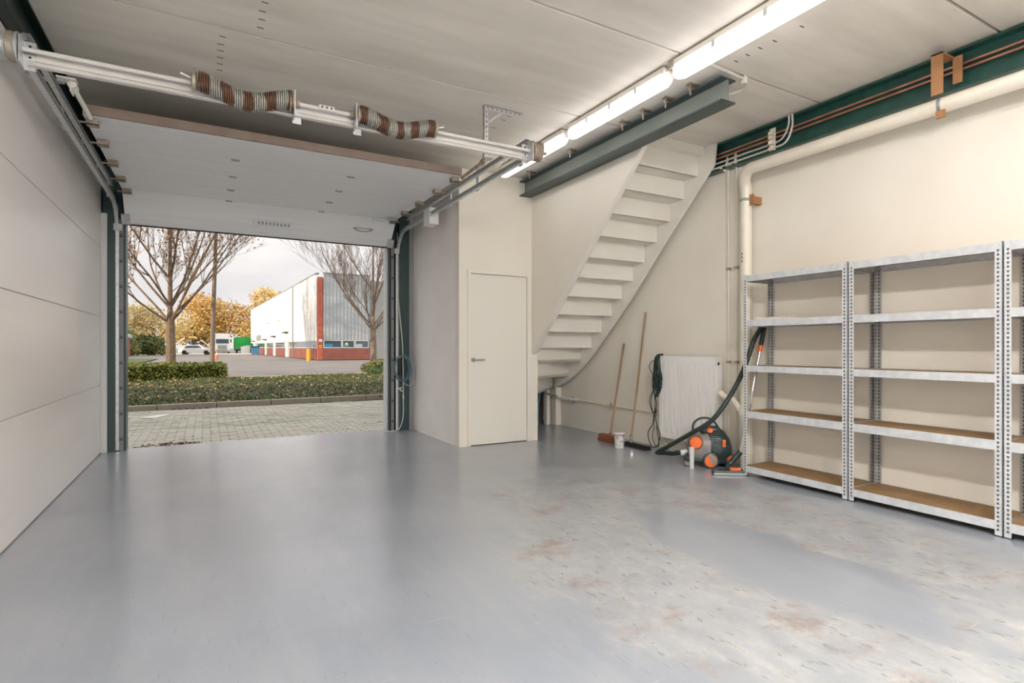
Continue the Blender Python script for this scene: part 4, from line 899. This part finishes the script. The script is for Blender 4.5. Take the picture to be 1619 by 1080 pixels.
# warehouse
wh = thing('warehouse', 'long white warehouse with a red corner pillar and grey ribbed front', 'building', (8.7,51,0))
WM = Matrix.Translation((8.7,51,0)) @ Matrix.Rotation(R_(1.6),4,'Z')
def wbld(m, name, mt, parent=wh, **k): return m.xform(WM).build(name, mt, parent, **k)
def ribs(p0, p1, z0, z1, nrm, pitch=.30, d=.04):
    p0, p1 = Vector((*p0,0)), Vector((*p1,0)); L = (p1-p0).length; u = (p1-p0)/L; nr = Vector((*nrm,0)); n = int(L/pitch); pts = []
    for k in range(n):
        a_ = k*L/n; w_ = L/n
        for f_, q in ((0,0),(.45,0),(.55,1),(.95,1)): pts.append(p0+u*(a_+w_*f_)+nr*(d*q))
    pts.append(p1.copy()); k = len(pts)
    return MB().add([(p.x,p.y,z) for z in (z0,z1) for p in pts], [(i,i+1,k+i+1,k+i) for i in range(k-1)])
wbld(MB().box((.15,.15,0),(24,57.3,7.3)), 'core', 'grey_trim')
wbld(MB().box((.0,.0,1.75),(.42,.42,7.35)).box((0,0,0),(.42,.42,1.75)), 'corner_pillar', 'red_pillar')
for z in (1.6,3.1,4.6,6.1): wbld(MB().box((-.01,-.01,z),(.43,.43,z+.03)), 'pillar_joint', 'brick_red')
wbld(ribs((4.62,-.02),(.46,-.02),1.78,7.72,(0,-1)), 'front_cladding', 'cladding_grey')
wbld(MB().box((.44,-.08,7.70),(4.64,.16,7.78)), 'front_coping', 'grey_trim')
wbld(MB().box((.44,-.05,0),(4.60,.15,1.02)), 'brick_plinth', 'brick_red')
for i, (a_, b_) in enumerate(((.46,2.05),(2.10,3.2),(3.25,4.5))):
    w_ = wbld(MB().box((a_,-.04,1.05),(b_,.14,1.76)), 'window', 'cladding_white')
    g_ = MB().box((a_+.06,-.05,1.12),(b_-.06,-.038,1.70)).xform(WM).build('pane', 'glass_dark', w_)
    MB().box((a_+.10,-.055,1.13),(a_+.10+(b_-a_)*.45,-.05,1.42)).xform(WM).build('blue_crate', 'blue_bin' if i < 2 else 'cladding_grey', w_)
wbld(MB().lathe([(.13,0),(.13,.01)], (2.48,-.055,1.42), (0,-1,0), 20), 'round_sign', 'yellow')
wbld(MB().box((.06,-.02,1.60),(.36,-.002,1.82)), 'name_sign', 'cladding_white')
rs = wbld(MB().prism([(.21,-.012,1.03),(.33,-.012,1.20),(.21,-.012,1.37),(.09,-.012,1.20)], (0,.01,0)), 'round_emblem', 'yellow')
MB().box((.18,-.02,1.16),(.24,-.012,1.25)).xform(WM).build('emblem_centre', 'black', rs)
# lower wing at the side
wbld(MB().box((4.65,1.5,0),(22,20,3.2)), 'low_wing', 'door_far')
wbld(MB().box((4.64,1.40,3.15),(22,1.6,3.25)), 'wing_coping', 'grey_trim')
for k in range(7): wbld(MB().box((4.9+k*.75,1.45,1.25),(5.5+k*.75,1.5,1.62)), 'wing_window', 'glass_dark')
# long left side
wbld(ribs((-.02,.44),(-.02,12.6),1.75,7.70,(-1,0)), 'side_cladding', 'cladding_white')
wbld(ribs((-.02,12.9),(-.02,57.3),1.75,7.70,(-1,0), .5), 'side_cladding', 'cladding_white')
wbld(MB().box((-.10,.42,7.68),(.2,57.4,7.76)), 'side_coping', 'grey_trim')
wbld(MB().box((-.14,12.62,.0),(0,12.86,7.7)), 'downpipe', 'grey_trim')
wbld(MB().box((-.05,.44,0),(.15,15.2,1.0)), 'brick_plinth', 'brick_red')
for a_, b_ in ((18.5,26),(28,35),(37.2,47)): wbld(MB().box((-.05,a_,0),(.15,b_,1.0)), 'brick_plinth', 'brick_red')
def win(y0, y1, n_):
    w_ = wbld(MB().box((-.04,y0,1.03),(.14,y1,1.74)), 'window', 'cladding_white')
    for k in range(n_):
        a_ = y0+(y1-y0)*k/n_+.05; b_ = y0+(y1-y0)*(k+1)/n_-.05; MB().box((-.05,a_,1.1),(-.038,b_,1.68)).xform(WM).build('pane', 'glass_dark', w_)
win(.5,12.5,12); win(13.0,15.2,3); win(19,25.8,5); win(28.2,34.8,5); win(37.4,46.5,6)
for y_, h_ in ((17.0,2.75),(27.2,2.45),(36.2,2.15),(51.5,2.05)):
    d_ = wbld(MB().box((-.10,y_-.9,0),(.14,y_+.9,h_)), 'dock_door', 'cladding_white')
    MB().box((-.45,y_-1.0,h_),(.1,y_+1.0,h_+.12)).xform(WM).build('canopy', 'black', d_)
wbld(MB().box((-.08,42,2.1),(.0,48.5,3.0)), 'louvre', 'grey_trim')
for y_ in (22,32,42): wbld(MB().box((-.35,y_-.15,4.35),(-.02,y_+.15,4.42)), 'wall_light', 'grey_trim')
# bollard, cone
tag(MB().lathe([(.17,0),(.17,.98),(.13,1.03)], (7.62,49.1,GZ), (0,0,1), 14).build('bollard', 'bollard', smooth=True), 'orange bollard at the red corner of the warehouse', 'bollard')
cn = thing('traffic_cone', 'small red and white traffic cone on the yard', 'cone', (.9,58,0))
MB().box((.7,57.8,0),(1.1,58.2,.05)).build('foot', 'orange', cn); MB().lathe([(.17,.05),(.10,.4)], (.9,58,0), (0,0,1), 12).build('lower_band', 'orange', cn); MB().lathe([(.10,.4),(.07,.6)], (.9,58,0), (0,0,1), 12).build('white_band', 'white_paint', cn); MB().lathe([(.07,.6),(.03,.85)], (.9,58,0), (0,0,1), 12).build('tip', 'orange', cn)
# pale yard edge and far kerb
struct(MB().box((-3,22.9,GZ-.01),(4.2,23.1,.035)).build('trim_15', 'road_white'), 'pale edging between verge and asphalt', 'trim')
struct(MB().box((-20,95,-.02),(7,118,.02)).build('trim_16', 'road_white'), 'pale concrete apron by the parked lorries', 'trim')
# lorry cab
lo = thing('lorry', 'white lorry parked nose on beyond the yard', 'lorry', (2.55,110,0))
MB().box((1.35,110.2,.9),(3.75,118,3.55)).build('box_body', 'white_paint', lo)
MB().prism([(1.4,108,.35),(3.7,108,.35),(3.7,110,.35),(1.4,110,.35)], (0,0,1.25)).prism([(1.42,108.02,1.6),(3.68,108.02,1.6),(3.68,110,1.6),(1.42,110,1.6)], (0,0,1.0)).prism([(1.5,108.5,2.6),(3.6,108.5,2.6),(3.68,110,2.6),(1.42,110,2.6)], (0,0,.8)).build('cab', 'white_paint', lo, bevel=.06)
MB().box((1.58,107.96,1.75),(3.52,108.03,2.5)).build('windscreen', 'glass_dark', lo)
MB().box((1.85,107.95,.75),(3.25,108.0,1.45)).build('grille', 'grey_trim', lo)
MB().box((1.40,107.9,.30),(3.70,108.1,.65)).build('bumper', 'grey_trim', lo)
for x in (1.55,3.55): MB().lathe([(.48,-.15),(.5,0),(.48,.15)], (x,108.9,.5), (1,0,0), 16).build('wheel', 'black', lo); MB().box((x-.14,107.88,.42),(x+.14,107.92,.58)).build('headlamp', 'cladding_white', lo)
for x in (1.22,3.88): MB().box((x-.1,107.9,1.9),(x+.1,108.05,2.5)).build('mirror', 'black', lo)
tr_ = thing('trailer', 'bright green covered trailer parked behind the white lorry', 'trailer', (6,112,0))
MB().box((4.75,112,.75),(7.5,120,2.95)).build('cover', 'green_tarp', tr_, bevel=.05); MB().box((4.85,112,.45),(7.4,119.9,.74)).build('chassis', 'black', tr_)
for x in (5.0,7.2): MB().lathe([(.42,-.15),(.45,0),(.42,.15)], (x,113,.45), (1,0,0), 14).build('wheel', 'black', tr_)
MB().box((4.73,111.96,.72),(7.52,112.0,.85)).build('tail_bar', 'grey_trim', tr_)
tag(MB().prism([(5.5,108,0),(6.9,108,0),(6.9,108,1.45),(6.3,108,1.40),(5.4,108,1.15)], (0,.15,0)).build('board', 'white_paint'), 'white board leaning before the green trailer', 'board')
bn = thing('waste_bin', 'blue waste bin with a black lid by the warehouse side', 'bin', (6.35,88,0))
MB().prism([(5.9,88,.1),(6.8,88,.1),(6.88,88,1.1),(5.82,88,1.1)], (0,.9,0)).build('tub', 'blue_bin', bn); MB().box((5.78,87.95,1.1),(6.92,89,1.25)).build('lid', 'black', bn)
for x in (5.92,6.62): MB().box((x,88.05,0),(x+.14,88.25,.12)).build('wheel', 'black', bn)
# cars
def car(x, y, a_, L, mt, label, hgt=1.45):
    t = thing('car', label, 'car', (x,y,0)); Mx = Matrix.Translation((x,y,0)) @ Matrix.Rotation(R_(a_),4,'Z')
    s = L/4.3; hw = .86
    body = [(-2.15,.30),(-2.15,.75),(-1.95,.92),(-.95,.98),(1.55,.98),(2.05,.85),(2.15,.45),(2.1,.28)]
    MB().prism([(px*s,-hw,pz) for px, pz in body][::-1], (0,2*hw,0)).xform(Mx).build('body', mt, t, bevel=.05)
    cab = [(-1.0,.98),(-.45,hgt-.05),(.1,hgt),(1.1,hgt-.04),(1.65,.98)]
    MB().prism([(px*s,-hw*.88,pz) for px, pz in cab][::-1], (0,2*hw*.88,0)).xform(Mx).build('cabin', mt, t, bevel=.04)
    cg = [(-.82,1.0),(-.38,hgt-.12),(.1,hgt-.08),(1.05,hgt-.12),(1.45,1.0)]
    MB().prism([(px*s,-hw*.88-.01,pz) for px, pz in cg][::-1], (0,2*hw*.88+.02,0)).xform(Mx).build('windows', 'glass_dark', t)
    for px in (-1.35,1.35):
        for py in (-hw,hw): MB().lathe([(.28,-.1),(.32,-.08),(.32,.08),(.28,.1)], (px*s,py,.32), (0,1,0), 16).xform(Mx).build('wheel', 'black', t)
    for py in (-.6,.6): MB().box((-2.17*s,py-.15,.6),(-2.12*s,py+.15,.75)).xform(Mx).build('lamp', 'cladding_white', t)
    return t
car(-1.2,96,170,4.6,'white_paint','white car parked behind the leaning pole, right of the market tents')
car(-6.2,97,5,4.2,'white_paint','white car parked among the tents, partly behind the bare tree')
# awnings
AX = 1.3; aw = thing('awning', 'white and orange striped tent over parked goods beyond the yard', 'tent', (-2.4,101,0))
for k, mt_ in enumerate(('white_paint','yellow','white_paint')):
    pts = [(AX-5.9+5.2*(i/12), 101, .5+2.3*math.sin(math.pi*(.10+.8*i/12))) for i in range(13)]
    i0, i1 = (0,5) if k == 0 else ((4,9) if k == 1 else (8,13)); p = pts[i0:i1+ (0 if k == 2 else 1)]
    q = [(a_,b_,c_-.15) for a_,b_,c_ in p[::-1]]; MB().prism(p+q, (0,3.5,0)).build('roof_cloth', mt_, aw)
for x in (-5.7,-3.3,-.9): MB().tube([(AX+x,101.1,0),(AX+x,101.1,.9 if x != -3.3 else 2.4)], .06, 6).build('pole', 'grey_trim', aw)
# brick shed at far left
hs_ = thing('brick_shed', 'low brick shed with a pale roof at the far edge of the yard', 'building', (-8,76,0))
MB().box((-14.6,74,0),(-7.9,80,2.2)).build('wall', 'brick_red', hs_); MB().prism([(-14.9,73.8,2.2),(-7.7,73.8,2.2),(-7.7,73.8,2.5),(-9,73.8,3.3),(-14.9,73.8,3.3)], (0,6.5,0)).build('roof', 'cladding_grey', hs_)
for x in (-9.6,-11.3,-13): w_ = MB().box((x,73.94,.9),(x+.9,74.02,1.8)).build('window', 'cladding_white', hs_); MB().box((x+.1,73.92,1.0),(x+.8,73.94,1.7)).build('pane', 'glass_dark', w_)
gmd = MB(); vs = []
for i in range(25):
    for j in range(7):
        x = -24+20*i/24; y = 40+24*j/6; vs.append((x,y,.02+.62*math.sin(math.pi*i/24)*math.sin(math.pi*j/6)))
gmd.add(vs, [(i*7+j,(i+1)*7+j,(i+1)*7+j+1,i*7+j+1) for i in range(24) for j in range(6)])
struct(gmd.build('ground_4', 'grass', smooth=True), 'green lawn mound behind the bare tree', 'ground')

# background autumn trees
def crown_tree(name, label, base, h0, blobs, mt, n, s_, seed, bark='bark_grey', grp='autumn trees beyond the yard'):
    rt = random.Random(seed); t = thing(name, label, 'tree', base, grp); B = Vector(base)
    top = max(b_[2]+b_[3] for b_ in blobs)
    tk = MB().tube([B, B+Vector((.1,0,h0)), B+Vector((0,0,top*.8))], [.35,.28,.08], 7)
    for b_ in blobs: tk.tube([B+Vector((0,0,h0*.8)), B+Vector((b_[0]*.9,b_[1]*.9,b_[2]))], [.2,.04], 5)
    tk.build('trunk', bark, t)
    m = MB()
    for _ in range(n):
        b_ = blobs[rt.randrange(len(blobs))]; d = Vector((rt.gauss(0,1),rt.gauss(0,1),rt.gauss(0,1))).normalized(); q = rt.uniform(.45,1.04)
        p = B+Vector((b_[0],b_[1],b_[2]))+Vector((d.x*b_[3]*q,d.y*b_[3]*q,d.z*b_[3]*q*b_[4]))
        if p.z < .1: continue
        u = Vector((rt.gauss(0,1),rt.gauss(0,1),rt.gauss(0,1))).normalized(); v = u.orthogonal().normalized(); ss_ = s_*rt.uniform(.5,1.1)
        m.add([p-u*ss_*.6, p+v*ss_*.45, p+u*ss_*.6, p-v*ss_*.45], [(0,1,2,3)])
    stuff(m.build('foliage', mt, t)); return t
def blobs(r, z, n, seed, rz=.8, sp_=1.0):
    q = random.Random(seed); return [(q.uniform(-r,r)*sp_*.7, q.uniform(-r,r)*.5, z+q.uniform(-.5,.5)*r*.9, r*q.uniform(.45,.7), rz) for _ in range(n)]
crown_tree('orange_tree', 'big round orange autumn tree behind the white lorry', (3.5,135,0), 3, blobs(7.0,7.2,10,1), 'leaf_orange', 5200, .55, 31)
crown_tree('gold_tree', 'golden autumn tree between the pole and the orange tree', (-2.5,132,0), 2, blobs(5,4.2,8,2), 'leaf_gold', 3500, .5, 32)
crown_tree('gold_tree', 'yellow tree showing above the far end of the warehouse roof', (13.5,140,0), 4, blobs(5.5,10.2,8,3), 'leaf_gold', 3400, .5, 33)
crown_tree('gold_tree', 'low golden tree between the green trailer and the warehouse', (10,132,0), 2, blobs(4,3.6,8,9), 'leaf_gold', 2600, .5, 39)
for i, (x, y, r, z, mt_, nm, lb) in enumerate([(-7.5,108,5.0,4.2,'leaf_olive','olive_tree','olive autumn tree behind the tents'),(-12.5,105,5.0,4.6,'leaf_olive','olive_tree','thin olive tree left of the street tree trunk'),
        (-17,102,5.5,4.8,'leaf_gold','gold_tree','pale golden tree above the brick shed'),(-22,100,6,6.5,'leaf_gold','gold_tree','tall golden tree at the door jamb above the brick shed'),(-10,88,2.6,1.5,'leaf_green','dark_bush','dark green bush beside the brick shed'),(-6.8,92,2.0,1.3,'leaf_green','dark_bush','dark bush between street tree and tents')]):
    crown_tree(nm, lb, (x,y,0), 1.5, blobs(r,z,8,20+i), mt_, 3000, .42, 50+i, 'bark')
